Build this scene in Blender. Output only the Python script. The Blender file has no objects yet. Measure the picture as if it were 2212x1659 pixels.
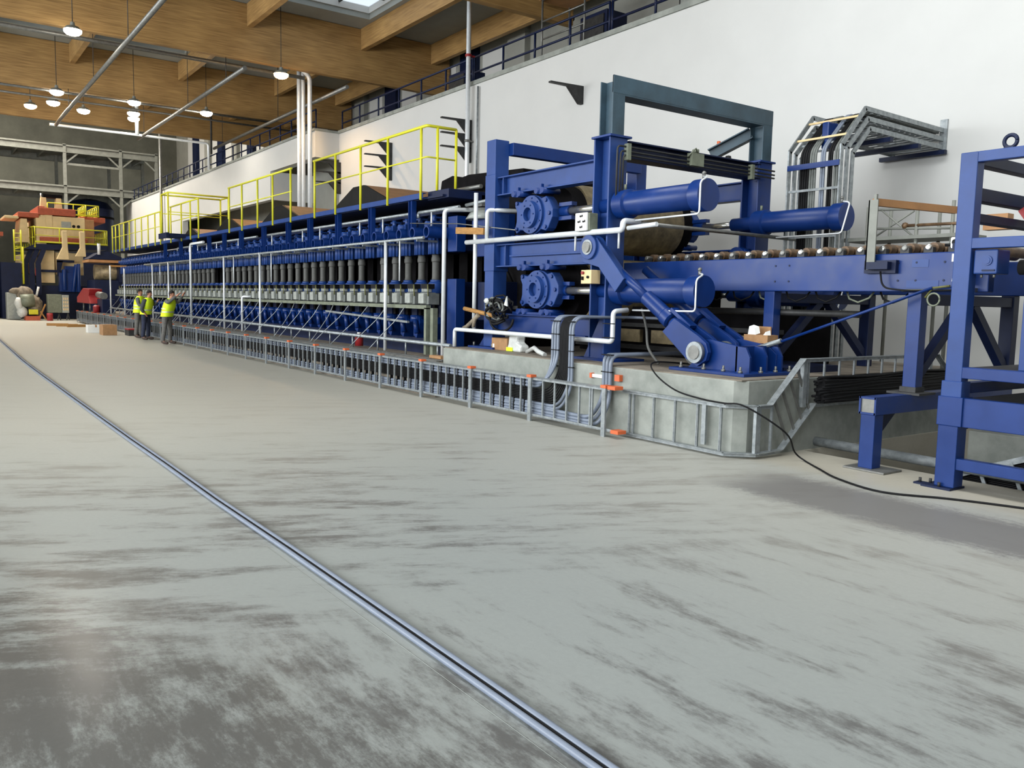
import bpy, bmesh, math, random
from mathutils import Vector, Matrix
random.seed(7)
PI = math.pi
SC = bpy.context.scene
COL = SC.collection

# ------------------------------------------------------------------ camera
cam_d = bpy.data.cameras.new('camera')
cam = bpy.data.objects.new('camera', cam_d)
COL.objects.link(cam)
cam_d.sensor_fit = 'HORIZONTAL'
cam_d.sensor_width = 36.0
cam_d.lens = 36.0 * 1808.75 / 2212.0
cam_d.clip_start = 0.05
cam_d.clip_end = 300
_yaw, _pit, _rol = .618546, .0998541, -.0216107
_f = Vector((-math.cos(_yaw), math.sin(_yaw), 0)); _r = Vector((math.sin(_yaw), math.cos(_yaw), 0)); _u = Vector((0, 0, 1))
_F = _f * math.cos(_pit) - _u * math.sin(_pit)
_U = _u * math.cos(_pit) + _f * math.sin(_pit)
_R2 = _r * math.cos(_rol) - _U * math.sin(_rol)
_U2 = _U * math.cos(_rol) + _r * math.sin(_rol)
_m = Matrix((_R2, _U2, -_F)).transposed().to_4x4()
_m.translation = Vector((0, 0, 1.68))
cam.matrix_world = _m
SC.camera = cam

# ------------------------------------------------------------------ world, large lights, exposure
SC.view_settings.view_transform = 'Standard'
SC.view_settings.look = 'None'
SC.view_settings.gamma = 1.0
SC.view_settings.use_curve_mapping = False
SC.view_settings.exposure = 0.12
W = bpy.data.worlds.new('daylight'); SC.world = W
W.use_nodes = True
W.node_tree.nodes['Background'].inputs[0].default_value = (0.94, 0.98, 1.0, 1)
W.node_tree.nodes['Background'].inputs[1].default_value = 1.25

def area(name, loc, target, sx, sy, power, color):
    d = bpy.data.lights.new(name, 'AREA'); d.shape = 'RECTANGLE'; d.size = sx; d.size_y = sy
    d.energy = power; d.color = color
    o = bpy.data.objects.new(name, d); COL.objects.link(o)
    o.location = loc
    o.rotation_euler = (Vector(target) - Vector(loc)).to_track_quat('-Z', 'Y').to_euler()
    return o
area('window_daylight', (-15, -13.5, 6.0), (-17, 10, 1.5), 48, 6, 9000, (0.93, 0.97, 1.0))
area('skylight_daylight', (-4, 5.5, 11.6), (-4, 8.5, 0), 12, 4, 1300, (0.95, 0.98, 1.0))
area('far_bay_fill', (-61, 2, 17.6), (-64, 6, 0), 16, 6, 9000, (1.0, 0.93, 0.82))  # added fill light under the closed far roof, brightens the bay

# ------------------------------------------------------------------ materials
def lin(c):
    c = c / 255.0
    return c / 12.92 if c <= 0.04045 else ((c + 0.055) / 1.055) ** 2.4
def rgb(r, g, b): return (lin(r), lin(g), lin(b), 1)

def mat(name, c, rough=.5, metal=0., var=.12, scale=6., c2=None, bump=0., spec=.5, stretch=(1, 1, 1), lo=.35, hi=.7, rvar=0.):
    m = bpy.data.materials.new(name); m.use_nodes = True
    nt = m.node_tree; n = nt.nodes; b = n['Principled BSDF']
    b.inputs['Roughness'].default_value = rough; b.inputs['Metallic'].default_value = metal
    b.inputs['Specular IOR Level'].default_value = spec
    tc = n.new('ShaderNodeTexCoord'); mp = n.new('ShaderNodeMapping'); mp.inputs['Scale'].default_value = stretch
    no = n.new('ShaderNodeTexNoise'); no.inputs['Scale'].default_value = scale; no.inputs['Detail'].default_value = 5
    no.inputs['Roughness'].default_value = .62
    nt.links.new(tc.outputs['Object'], mp.inputs['Vector']); nt.links.new(mp.outputs['Vector'], no.inputs['Vector'])
    rp = n.new('ShaderNodeValToRGB')
    if c2 is None: c2 = tuple(max(0, x * (1 - 2.2 * var)) for x in c[:3]) + (1,)
    rp.color_ramp.elements[0].position = lo; rp.color_ramp.elements[0].color = c2
    rp.color_ramp.elements[1].position = hi; rp.color_ramp.elements[1].color = c
    nt.links.new(no.outputs['Fac'], rp.inputs['Fac']); nt.links.new(rp.outputs['Color'], b.inputs['Base Color'])
    if bump:
        bp = n.new('ShaderNodeBump'); bp.inputs['Strength'].default_value = bump; bp.inputs['Distance'].default_value = .02
        nt.links.new(no.outputs['Fac'], bp.inputs['Height']); nt.links.new(bp.outputs['Normal'], b.inputs['Normal'])
    if rvar:
        mr = n.new('ShaderNodeMapRange'); mr.inputs[1].default_value = .3; mr.inputs[2].default_value = .7
        mr.inputs[3].default_value = max(.03, rough - rvar); mr.inputs[4].default_value = rough + rvar
        nt.links.new(no.outputs['Fac'], mr.inputs[0]); nt.links.new(mr.outputs[0], b.inputs['Roughness'])
    return m

def emit(name, c, s):
    m = bpy.data.materials.new(name); m.use_nodes = True
    nt = m.node_tree; b = nt.nodes['Principled BSDF']
    b.inputs['Base Color'].default_value = c
    b.inputs['Emission Color'].default_value = c; b.inputs['Emission Strength'].default_value = s
    return m

M = {}
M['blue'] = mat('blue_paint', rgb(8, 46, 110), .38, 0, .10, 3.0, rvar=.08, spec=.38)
M['bluelt'] = mat('blue_paint_lit', rgb(30, 62, 124), .42, 0, .10, 3.0, spec=.38)  # paler copy of the blue, brightness of its lit faces painted in
M['navy'] = mat('navy_paint', rgb(12, 26, 60), .5, 0, .15, 4.0, spec=.3)
M['teal'] = mat('dark_teal_paint', rgb(58, 82, 96), .5, 0, .16, 2.5, c2=rgb(44, 62, 72))
M['yellow'] = mat('yellow_paint', rgb(206, 202, 40), .45, 0, .05)
M['galv'] = mat('galvanised_steel', rgb(158, 163, 165), .42, .45, .12, 14., c2=rgb(122, 128, 130))
M['pipewhite'] = mat('bright_zinc', rgb(226, 230, 232), .35, .25, .06, 10.)
M['chrome'] = mat('ground_steel_rod', rgb(205, 205, 200), .22, .9, .05, 20.)
M['steel'] = mat('dull_steel', rgb(132, 132, 128), .45, .6, .15, 9.)
M['darksteel'] = mat('dark_steel', rgb(62, 62, 62), .55, .4, .2, 8.)
M['black'] = mat('black_rubber', rgb(19, 19, 21), .6, 0, .2, 12., spec=.2)
M['pit'] = mat('dark_machinery', rgb(20, 18, 20), .8, 0, .3, 5., spec=.1)
M['rod'] = mat('grey_sleeve', rgb(82, 82, 79), .65, 0, .15, 16., stretch=(1, 1, 8))
M['rodgrey'] = mat('valve_grey', rgb(112, 116, 112), .5, .1, .15, 10.)
M['conduit'] = mat('blue_grey_cable', rgb(118, 127, 142), .42, 0, .06, 10.)
M['olive'] = mat('olive_channel', rgb(124, 130, 112), .55, .2, .15, 8.)
M['grey'] = mat('grey_enamel', rgb(164, 168, 162), .45, .1, .12, 12.)
M['white'] = mat('white_plastic', rgb(226, 226, 222), .5, 0, .05)
M['hose'] = mat('yellow_green_lead', rgb(112, 112, 58), .6, 0, .2, 20.)
M['orange'] = mat('orange_cap', rgb(206, 98, 52), .5, 0, .08)
M['red'] = mat('red_paint', rgb(150, 34, 38), .5, 0, .12)
M['orangered'] = mat('orange_red_paint', rgb(176, 84, 54), .6, 0, .12)
M['cream'] = mat('cream_paint', rgb(226, 200, 150), .55, 0, .08, 2.)
M['brown'] = mat('brown_sheet', rgb(176, 128, 82), .6, 0, .12, 3.)
M['beige'] = mat('worn_drum_steel', rgb(168, 152, 116), .5, .3, .15, 5., c2=rgb(112, 100, 78))
M['card'] = mat('cardboard', rgb(166, 126, 86), .8, 0, .12, 10.)
M['wood'] = mat('raw_timber', rgb(176, 128, 66), .7, 0, .2, 8., stretch=(1, 8, 8))
M['film'] = mat('plastic_film', rgb(206, 208, 204), .35, 0, .12, 9.)
M['junk'] = mat('dusty_sheeting', rgb(156, 142, 122), .8, 0, .3, 5.)
M['greywall'] = mat('grey_cladding', rgb(150, 150, 142), .7, 0, .08, 1.)
M['darkwall'] = mat('dark_cladding', rgb(92, 92, 82), .85, 0, .15, .6)
M['mezzgrey'] = mat('painted_frame_grey', rgb(132, 134, 126), .6, .1, .12, 4.)
M['roller'] = mat('roller_rust', rgb(134, 106, 76), .5, .4, .25, 9., c2=rgb(80, 62, 46))
M['hivis'] = mat('hi_vis_yellow', rgb(226, 255, 30), .7, 0, .05)
M['reflect'] = mat('reflective_tape', rgb(196, 204, 170), .4, .2, .05)
M['jacket'] = mat('dark_grey_jacket', rgb(70, 74, 78), .9, 0, .15, 12.)
M['jacket2'] = mat('grey_jacket', rgb(104, 106, 104), .9, 0, .15, 12.)
M['trouser'] = mat('navy_trousers', rgb(44, 50, 72), .9, 0, .15, 12.)
M['trouser2'] = mat('grey_trousers', rgb(108, 106, 102), .9, 0, .15, 12.)
M['skin'] = mat('skin', rgb(196, 140, 112), .6, 0, .08, 20.)
M['hair'] = mat('dark_hair', rgb(38, 32, 30), .8, 0, .2, 30.)
M['boot'] = mat('brown_boots', rgb(74, 58, 50), .7, 0, .2, 20.)
M['lamp'] = emit('lamp_glow', (1, .93, .80, 1), 60)
M['lampwarm'] = emit('sodium_lamp_glow', (1, .62, .28, 1), 40)

def floor_material():
    m = bpy.data.materials.new('power_floated_concrete'); m.use_nodes = True
    nt = m.node_tree; n = nt.nodes; L = nt.links; b = n['Principled BSDF']
    tc = n.new('ShaderNodeTexCoord')
    def noise(scale, st, rot=0., det=6, rough=.65):
        m0 = n.new('ShaderNodeMapping'); m0.inputs['Rotation'].default_value = (0, 0, -rot)
        mp = n.new('ShaderNodeMapping'); mp.inputs['Scale'].default_value = st
        L.new(tc.outputs['Object'], m0.inputs['Vector'])
        no = n.new('ShaderNodeTexNoise'); no.inputs['Scale'].default_value = scale; no.inputs['Detail'].default_value = det
        no.inputs['Roughness'].default_value = rough
        L.new(m0.outputs['Vector'], mp.inputs['Vector']); L.new(mp.outputs['Vector'], no.inputs['Vector'])
        return no.outputs['Fac']
    def mathn(op, a, bb, c=None, clamp=False):
        x = n.new('ShaderNodeMath'); x.operation = op; x.use_clamp = clamp
        for i, v in enumerate((a, bb, c)):
            if v is None: continue
            if isinstance(v, (int, float)): x.inputs[i].default_value = v
            else: L.new(v, x.inputs[i])
        return x.outputs[0]
    def rng(v, a, bb, c, d, smooth=True):
        x = n.new('ShaderNodeMapRange'); x.interpolation_type = 'SMOOTHSTEP' if smooth else 'LINEAR'
        for i, q in enumerate((a, bb, c, d)): x.inputs[i + 1].default_value = q
        L.new(v, x.inputs[0]); return x.outputs[0]
    sx = n.new('ShaderNodeSeparateXYZ'); L.new(tc.outputs['Object'], sx.inputs[0])
    X, Y = sx.outputs[0], sx.outputs[1]
    sel = rng(X, -4.9, -3.1, 0, 1)
    def mixf(p, q):
        return mathn('ADD', mathn('MULTIPLY', p, mathn('SUBTRACT', 1.0, sel)), mathn('MULTIPLY', q, sel))
    streak = mixf(noise(1.5, (.55, 2.4, 1), 1.12), noise(1.5, (.6, 2.2, 1), .02))
    streak2 = mixf(noise(7, (.5, 1.5, 1), 1.12, 10, .8), noise(7, (.5, 1.5, 1), .02, 10, .8))
    fine = noise(26, (1, 1, 1), 0, 8, .85)
    big = noise(.42, (1, 1, 1), .3, 4)
    a = mathn('MULTIPLY_ADD', streak2, .75, streak)
    a = mathn('MULTIPLY_ADD', big, .5, a)
    a = mathn('MULTIPLY_ADD', fine, .35, a)
    # wear is heavier in the trafficked corner near the foot of the hall
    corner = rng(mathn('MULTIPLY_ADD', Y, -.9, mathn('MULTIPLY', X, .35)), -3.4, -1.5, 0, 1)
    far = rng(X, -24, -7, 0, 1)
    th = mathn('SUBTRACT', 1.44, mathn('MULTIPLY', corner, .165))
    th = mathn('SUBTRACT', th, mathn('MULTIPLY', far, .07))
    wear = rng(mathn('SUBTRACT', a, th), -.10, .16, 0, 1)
    # scabbled strip beside the pit
    d = mathn('ABSOLUTE', mathn('SUBTRACT', Y, 6.55), 0)
    strip = mathn('MULTIPLY', rng(mathn('MULTIPLY_ADD', fine, .5, mathn('MULTIPLY_ADD', streak2, .9, d)), 1.05, 1.35, 1, 0), rng(X, -5.6, -4.8, 0, 1))
    strip = mathn('MULTIPLY', strip, 0.8)
    wr = wear
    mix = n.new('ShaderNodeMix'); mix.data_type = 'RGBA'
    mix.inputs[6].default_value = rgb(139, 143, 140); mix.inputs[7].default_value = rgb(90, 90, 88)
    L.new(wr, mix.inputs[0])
    dm = n.new('ShaderNodeMix'); dm.data_type = 'RGBA'; dm.inputs[7].default_value = rgb(188, 184, 171)  # dust tint; also paints the brighter far and press side into the colour
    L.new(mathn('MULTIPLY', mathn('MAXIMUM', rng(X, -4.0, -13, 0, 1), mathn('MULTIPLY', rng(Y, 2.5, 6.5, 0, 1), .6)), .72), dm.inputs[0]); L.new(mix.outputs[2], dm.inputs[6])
    d2 = n.new('ShaderNodeMix'); d2.data_type = 'RGBA'; d2.inputs[7].default_value = rgb(172, 165, 148)
    L.new(mathn('MULTIPLY', rng(mathn('MULTIPLY_ADD', streak2, .5, Y), 7.4, 7.9, 0, 1), .7), d2.inputs[0]); L.new(dm.outputs[2], d2.inputs[6])
    hs = n.new('ShaderNodeHueSaturation'); L.new(d2.outputs[2], hs.inputs['Color'])
    L.new(rng(fine, .3, .7, .92, 1.06, False), hs.inputs['Value'])
    d3 = n.new('ShaderNodeMix'); d3.data_type = 'RGBA'; d3.inputs[7].default_value = rgb(104, 101, 99)
    L.new(strip, d3.inputs[0]); L.new(hs.outputs[0], d3.inputs[6]); L.new(d3.outputs[2], b.inputs['Base Color'])
    L.new(mathn('SUBTRACT', .5, mathn('MULTIPLY', corner, .36)), b.inputs['Roughness'])
    b.inputs['Specular IOR Level'].default_value = .45
    bp = n.new('ShaderNodeBump'); bp.inputs['Strength'].default_value = .12; bp.inputs['Distance'].default_value = .004
    L.new(a, bp.inputs['Height']); L.new(bp.outputs[0], b.inputs['Normal'])
    return m
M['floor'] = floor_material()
M['concrete'] = mat('cast_concrete', rgb(150, 153, 146), .8, 0, .1, 3., c2=rgb(122, 126, 120), bump=.1)
M['concrete2'] = mat('dusty_concrete', rgb(136, 126, 112), .85, 0, .2, 4., bump=.2)
M['wallwhite'] = mat('white_wall_paint', rgb(198, 198, 195), .8, 0, .02, .8)
M['deck'] = mat('grey_roof_deck', rgb(150, 154, 150), .7, 0, .06, 1.)

def glulam():
    m = bpy.data.materials.new('glulam_spruce'); m.use_nodes = True
    nt = m.node_tree; n = nt.nodes; L = nt.links; b = n['Principled BSDF']; b.inputs['Roughness'].default_value = .6
    tc = n.new('ShaderNodeTexCoord'); mp = n.new('ShaderNodeMapping'); mp.inputs['Scale'].default_value = (1.2, 1.2, 26)
    no = n.new('ShaderNodeTexNoise'); no.inputs['Scale'].default_value = 1.0; no.inputs['Detail'].default_value = 4
    mp2 = n.new('ShaderNodeMapping'); mp2.inputs['Scale'].default_value = (1, 1, 1)
    no2 = n.new('ShaderNodeTexNoise'); no2.inputs['Scale'].default_value = .8
    L.new(tc.outputs['Object'], mp.inputs[0]); L.new(mp.outputs[0], no.inputs[0])
    L.new(tc.outputs['Object'], mp2.inputs[0]); L.new(mp2.outputs[0], no2.inputs[0])
    ad = n.new('ShaderNodeMath'); ad.operation = 'MULTIPLY_ADD'; ad.inputs[1].default_value = .5
    L.new(no2.outputs[0], ad.inputs[0]); L.new(no.outputs[0], ad.inputs[2])
    rp = n.new('ShaderNodeValToRGB'); rp.color_ramp.elements[0].position = .5; rp.color_ramp.elements[0].color = rgb(130, 98, 56)
    rp.color_ramp.elements[1].position = 1.0; rp.color_ramp.elements[1].color = rgb(176, 140, 86)
    L.new(ad.outputs[0], rp.inputs[0]); L.new(rp.outputs[0], b.inputs['Base Color'])
    return m
M['glulam'] = glulam()

def pane_material(tint):
    m = bpy.data.materials.new('translucent_rooflight'); m.use_nodes = True
    nt = m.node_tree; n = nt.nodes; out = n['Material Output']
    for x in list(n):
        if x != out: n.remove(x)
    t = n.new('ShaderNodeBsdfTranslucent'); t.inputs[0].default_value = tuple(q * tint for q in (.92, .96, 1)) + (1,)
    tr = n.new('ShaderNodeBsdfTransparent'); tr.inputs[0].default_value = tuple(q * tint for q in (.92, .96, 1)) + (1,)
    mx = n.new('ShaderNodeMixShader'); mx.inputs[0].default_value = .5
    nt.links.new(t.outputs[0], mx.inputs[1]); nt.links.new(tr.outputs[0], mx.inputs[2]); nt.links.new(mx.outputs[0], out.inputs[0])
    return m
M['pane'] = pane_material(.9); M['pane_grey'] = pane_material(.5)

# ------------------------------------------------------------------ mesh builder
ORG = {}
class MB:
    def __init__(s): s.v = []; s.f = []; s.sm = []
    def add(s, vs, fs, smooth=False):
        o = len(s.v); s.v += [Vector(v) for v in vs]
        for f in fs: s.f.append([i + o for i in f]); s.sm.append(smooth)
        return s
    def box(s, x0, x1, y0, y1, z0, z1):
        x0, x1 = min(x0, x1), max(x0, x1); y0, y1 = min(y0, y1), max(y0, y1); z0, z1 = min(z0, z1), max(z0, z1)
        return s.add([(x0, y0, z0), (x1, y0, z0), (x1, y1, z0), (x0, y1, z0), (x0, y0, z1), (x1, y0, z1), (x1, y1, z1), (x0, y1, z1)],
                     [(3, 2, 1, 0), (4, 5, 6, 7), (0, 1, 5, 4), (1, 2, 6, 5), (2, 3, 7, 6), (3, 0, 4, 7)])
    def frame(s, p, q, up=(0, 0, 1)):
        p, q = Vector(p), Vector(q); d = (q - p).normalized(); up = Vector(up)
        if abs(d.dot(up)) > .98: up = Vector((0, 1, 0)) if abs(d.y) < .9 else Vector((1, 0, 0))
        side = d.cross(up).normalized(); u = side.cross(d).normalized()
        return p, q, d, side, u
    def bar(s, p, q, w, h, up=(0, 0, 1)):
        p, q, d, a, u = s.frame(p, q, up)
        c = [(-w / 2, -h / 2), (w / 2, -h / 2), (w / 2, h / 2), (-w / 2, h / 2)]
        return s.add([p + a * x + u * y for x, y in c] + [q + a * x + u * y for x, y in c],
                     [(0, 1, 2, 3), (7, 6, 5, 4), (0, 4, 5, 1), (1, 5, 6, 2), (2, 6, 7, 3), (3, 7, 4, 0)])
    def ibeam(s, p, q, w, h, t, up=(0, 0, 1)):
        p, q, d, a, u = s.frame(p, q, up)
        for sg in (1, -1):
            o = u * (sg * (h / 2 - t / 2)); s.bar(p + o, q + o, w, t, u)
        return s.bar(p, q, t, h - 2 * t + .002, u)
    def channel(s, p, q, w, h, t, up=(0, 0, 1), side=1):
        p, q, d, a, u = s.frame(p, q, up)
        for sg in (1, -1):
            o = u * (sg * (h / 2 - t / 2)); s.bar(p + o, q + o, w, t, u)
        o = a * (side * (w / 2 - t / 2)); return s.bar(p + o, q + o, t, h - 2 * t + .002, u)
    def cyl(s, p, q, r, n=16, r2=None, caps=True):
        p, q, d, a, u = s.frame(p, q); r2 = r if r2 is None else r2
        vs = []
        for c, rr in ((p, r), (q, r2)):
            vs += [c + (a * math.cos(2 * PI * i / n) + u * math.sin(2 * PI * i / n)) * rr for i in range(n)]
        s.add(vs, [(i, i + n, (i + 1) % n + n, (i + 1) % n) for i in range(n)], True)
        if caps:
            o = len(s.v) - 2 * n
            s.f.append([o + i for i in range(n)]); s.sm.append(False)
            s.f.append([o + 2 * n - 1 - i for i in range(n)]); s.sm.append(False)
        return s
    def lathe(s, p, axis, prof, n=24, caps=True):
        # prof: list of (distance along axis, radius)
        p = Vector(p); q = p + Vector(axis); p, q, d, a, u = s.frame(p, q)
        rings = {}
        def ring(k, tag_):
            key = (k, tag_)
            if key not in rings:
                t, r = prof[k]; rings[key] = len(s.v)
                s.v += [p + d * t + (a * math.cos(2 * PI * i / n) + u * math.sin(2 * PI * i / n)) * r for i in range(n)]
            return rings[key]
        grp = 0
        for k in range(len(prof) - 1):
            if k:
                v0 = Vector((prof[k][0] - prof[k - 1][0], prof[k][1] - prof[k - 1][1])); v1 = Vector((prof[k + 1][0] - prof[k][0], prof[k + 1][1] - prof[k][1]))
                if v0.length > 1e-7 and v1.length > 1e-7 and v0.angle(v1) > .6: grp += 1
            o0 = ring(k, grp); o1 = ring(k + 1, grp); flat = abs(prof[k][0] - prof[k + 1][0]) < 1e-6
            for i in range(n):
                s.f.append([o0 + i, o1 + i, o1 + (i + 1) % n, o0 + (i + 1) % n]); s.sm.append(not flat)
        o = ring(0, 0)
        last = ring(len(prof) - 1, grp)
        if caps and prof[0][1] > 1e-5: s.f.append([o + i for i in range(n)]); s.sm.append(False)
        if caps and prof[-1][1] > 1e-5:
            s.f.append([last + n - 1 - i for i in range(n)]); s.sm.append(False)
        return s
    def tube(s, path, r, n=10, caps=True):
        P = [Vector(p) for p in path]
        P = [P[0]] + [b for a, b in zip(P, P[1:]) if (b - a).length > 1e-5]
        T = []
        for i in range(len(P)):
            a = P[max(0, i - 1)]; b = P[min(len(P) - 1, i + 1)]; T.append((b - a).normalized())
        up = Vector((0, 0, 1)) if abs(T[0].z) < .9 else Vector((0, 1, 0))
        nrm = (up - T[0] * up.dot(T[0])).normalized()
        o = len(s.v)
        for i, p in enumerate(P):
            if i:
                nrm = (nrm - T[i] * nrm.dot(T[i])).normalized()
            bn = T[i].cross(nrm)
            for k in range(n):
                an = 2 * PI * k / n; s.v.append(p + (nrm * math.cos(an) + bn * math.sin(an)) * r)
        for i in range(len(P) - 1):
            for k in range(n):
                a = o + i * n + k; b = o + i * n + (k + 1) % n
                s.f.append([a, b, b + n, a + n]); s.sm.append(True)
        if caps:
            s.f.append([o + n - 1 - k for k in range(n)]); s.sm.append(False)
            e = o + (len(P) - 1) * n; s.f.append([e + k for k in range(n)]); s.sm.append(False)
        return s
    def prism(s, poly, org, ax, ay, depth):
        # poly in 2-D, axes ax / ay, extruded along depth vector
        org, ax, ay, dp = Vector(org), Vector(ax), Vector(ay), Vector(depth); n = len(poly)
        vs = [org + ax * x + ay * y for x, y in poly]
        s.add(vs + [v + dp for v in vs], [list(range(n)), [2 * n - 1 - i for i in range(n)]] +
              [(i, i + n, (i + 1) % n + n, (i + 1) % n) for i in range(n)])
        return s
    def ball(s, c, r, n=12, sq=(1, 1, 1)):
        c = Vector(c); rings = n // 2; vs = []; o = len(s.v)
        for j in range(1, rings):
            t = PI * j / rings
            for i in range(n):
                a = 2 * PI * i / n
                vs.append(c + Vector((math.sin(t) * math.cos(a) * r * sq[0], math.sin(t) * math.sin(a) * r * sq[1], math.cos(t) * r * sq[2])))
        vs += [c + Vector((0, 0, r * sq[2])), c - Vector((0, 0, r * sq[2]))]; s.v += vs
        for j in range(rings - 2):
            for i in range(n):
                s.f.append([o + j * n + i, o + (j + 1) * n + i, o + (j + 1) * n + (i + 1) % n, o + j * n + (i + 1) % n]); s.sm.append(True)
        e = o + (rings - 1) * n
        for i in range(n):
            s.f.append([e, o + i, o + (i + 1) % n]); s.sm.append(True)
            s.f.append([e + 1, o + (rings - 2) * n + (i + 1) % n, o + (rings - 2) * n + i]); s.sm.append(True)
        return s
    def build(s, name, m, parent=None, bevel=0., org=None):
        xs = [v.x for v in s.v]; ys = [v.y for v in s.v]; zs = [v.z for v in s.v]
        o = Vector(((min(xs) + max(xs)) / 2, (min(ys) + max(ys)) / 2, min(zs))) if org is None else Vector(org)
        me = bpy.data.meshes.new(name)
        me.from_pydata([v - o for v in s.v], [], s.f)
        bm = bmesh.new(); bm.from_mesh(me); bmesh.ops.recalc_face_normals(bm, faces=bm.faces)
        bm.to_mesh(me); bm.free()
        me.polygons.foreach_set('use_smooth', s.sm); me.update()
        me.materials.append(M[m] if isinstance(m, str) else m)
        ob = bpy.data.objects.new(name, me); COL.objects.link(ob)
        ORG[ob.name] = o
        if parent is not None: ob.parent = parent; ob.location = o - ORG[parent.name]
        else: ob.location = o
        if bevel:
            b = ob.modifiers.new('bevel', 'BEVEL'); b.width = bevel; b.segments = 2; b.limit_method = 'ANGLE'; b.angle_limit = .9
        return ob

def thing(name, label, cat, loc, group=None):
    o = bpy.data.objects.new(name, None); COL.objects.link(o); o.empty_display_size = .2
    o.location = loc; ORG[o.name] = Vector(loc)
    return tag(o, label, cat, group)
def tag(o, label, cat, group=None):
    o['label'] = label; o['category'] = cat
    if group: o['group'] = group
    return o
def struct(o): o['kind'] = 'structure'; return o
def copy_tree(o, shift, label=None, parent=None):
    c = o.copy(); COL.objects.link(c); ORG[c.name] = ORG[o.name] + shift
    c.location = o.location + shift
    if parent is not None: c.parent = parent
    if label: c['label'] = label
    for ch in list(o.children):
        d = ch.copy(); COL.objects.link(d); d.parent = c; ORG[d.name] = ORG[ch.name] + shift
    return c
def fillet(pts, r, n=6):
    P = [Vector(p) for p in pts]; out = [P[0]]
    for a, b, c in zip(P, P[1:], P[2:]):
        u = (a - b); v = (c - b); rr = min(r, u.length * .49, v.length * .49)
        p0 = b + u.normalized() * rr; p1 = b + v.normalized() * rr
        for i in range(n + 1):
            t = i / n; out.append(p0 * (1 - t) ** 2 + b * 2 * t * (1 - t) + p1 * t * t)
    out.append(P[-1]); return out
ORD = ['first', 'second', 'third', 'fourth', 'fifth', 'sixth', 'seventh', 'eighth', 'ninth', 'tenth', 'eleventh', 'twelfth', 'thirteenth',
       'fourteenth', 'fifteenth', 'sixteenth', 'seventeenth', 'eighteenth', 'nineteenth', 'twentieth']

# ------------------------------------------------------------------ floor, walls, roof
PITX0, PITX1, PITY0, PITY1, PITZ = -5.9, 6.0, 8.42, 12.2, -1.4
m = MB()
XA, XB, YA, YB = -78, 10, -18, 20
for x0, x1, y0, y1 in ((XA, PITX0, YA, YB), (PITX0, PITX1, YA, PITY0), (PITX0, PITX1, PITY1, YB), (PITX1, XB, YA, YB)):
    m.add([(x0, y0, 0), (x1, y0, 0), (x1, y1, 0), (x0, y1, 0)], [(0, 1, 2, 3)])
m.add([(PITX0, PITY0, PITZ), (PITX1, PITY0, PITZ), (PITX1, PITY1, PITZ), (PITX0, PITY1, PITZ)], [(0, 1, 2, 3)])
for a, b in (((PITX0, PITY0), (PITX1, PITY0)), ((PITX1, PITY0), (PITX1, PITY1)), ((PITX1, PITY1), (PITX0, PITY1)), ((PITX0, PITY1), (PITX0, PITY0))):
    m.add([(a[0], a[1], 0), (b[0], b[1], 0), (b[0], b[1], PITZ), (a[0], a[1], PITZ)], [(0, 1, 2, 3)])
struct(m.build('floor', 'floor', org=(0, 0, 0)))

WY = 14.0      # face of the long white wall
m = MB(); m.box(-31.9, XB, WY, WY + .3, 0, 8.1)
m.box(-68, -37, 13.0, 13.3, 5.88, 8.1)                 # panel over the wide opening further down
m.box(-68, -52, 13.0, 13.3, 0, 5.88)
m.box(-37, -31.9, 13.0, 13.3, 7.1, 8.1)                # lintel box over the recess
m.box(-32.2, -31.9, 13.3, WY + .01, 7.1, 8.1)
m.box(-37.2, -37.0, 13.3, 15.0, 5.88, 7.1)
struct(m.build('wall_right', 'wallwhite', org=(0, WY, 0)))
m = MB(); m.box(-37.2, -31.9, 15.0, 15.2, 0, 8.0); m.box(-68, -37.2, 15.6, 15.8, 0, 8.0); m.box(-32.2, -31.9, 14.3, 15.0, 0, 8.0)
struct(m.build('wall_recess', 'greywall', org=(-45, 15, 0)))
# floor slab and kerb of the gallery on top of the white wall
m = MB(); m.box(-31.9, XB, WY - .05, 19, 8.1, 8.22); m.box(-68, -31.9, 12.95, 19, 8.1, 8.2)
struct(m.build('trim_gallery', 'concrete', org=(-20, 16, 8.0)))
m = MB()
m.box(-48, XB, 18.6, 18.9, 8.2, 12.0); m.box(-76, -48, 18.6, 18.9, 8.2, 18)
struct(m.build('wall_gallery', 'greywall', org=(-20, 18.6, 8.2)))
m = MB(); m.box(-76.3, -76, -18, 20, 0, 18); m.box(-48.3, -48, -18, 19, 12.0, 18)
struct(m.build('wall_back', 'darkwall', org=(-76, 0, 0)))
m = MB()
m.box(-76, -30, -18.3, -18, 0, 18); m.box(-30, XB, -18.3, -18, 0, 1.0); m.box(-30, XB, -18.3, -18, 9.4, 12)
for x in range(-26, 10, 6): m.box(x, x + .5, -18.3, -18, 1, 9.4)
struct(m.build('wall_left', 'greywall', org=(-20, -18, 0)))
m = MB(); m.box(9.7, 10, -18, 20, 0, 12)
struct(m.build('wall_front', 'greywall', org=(10, 0, 0)))

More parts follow.
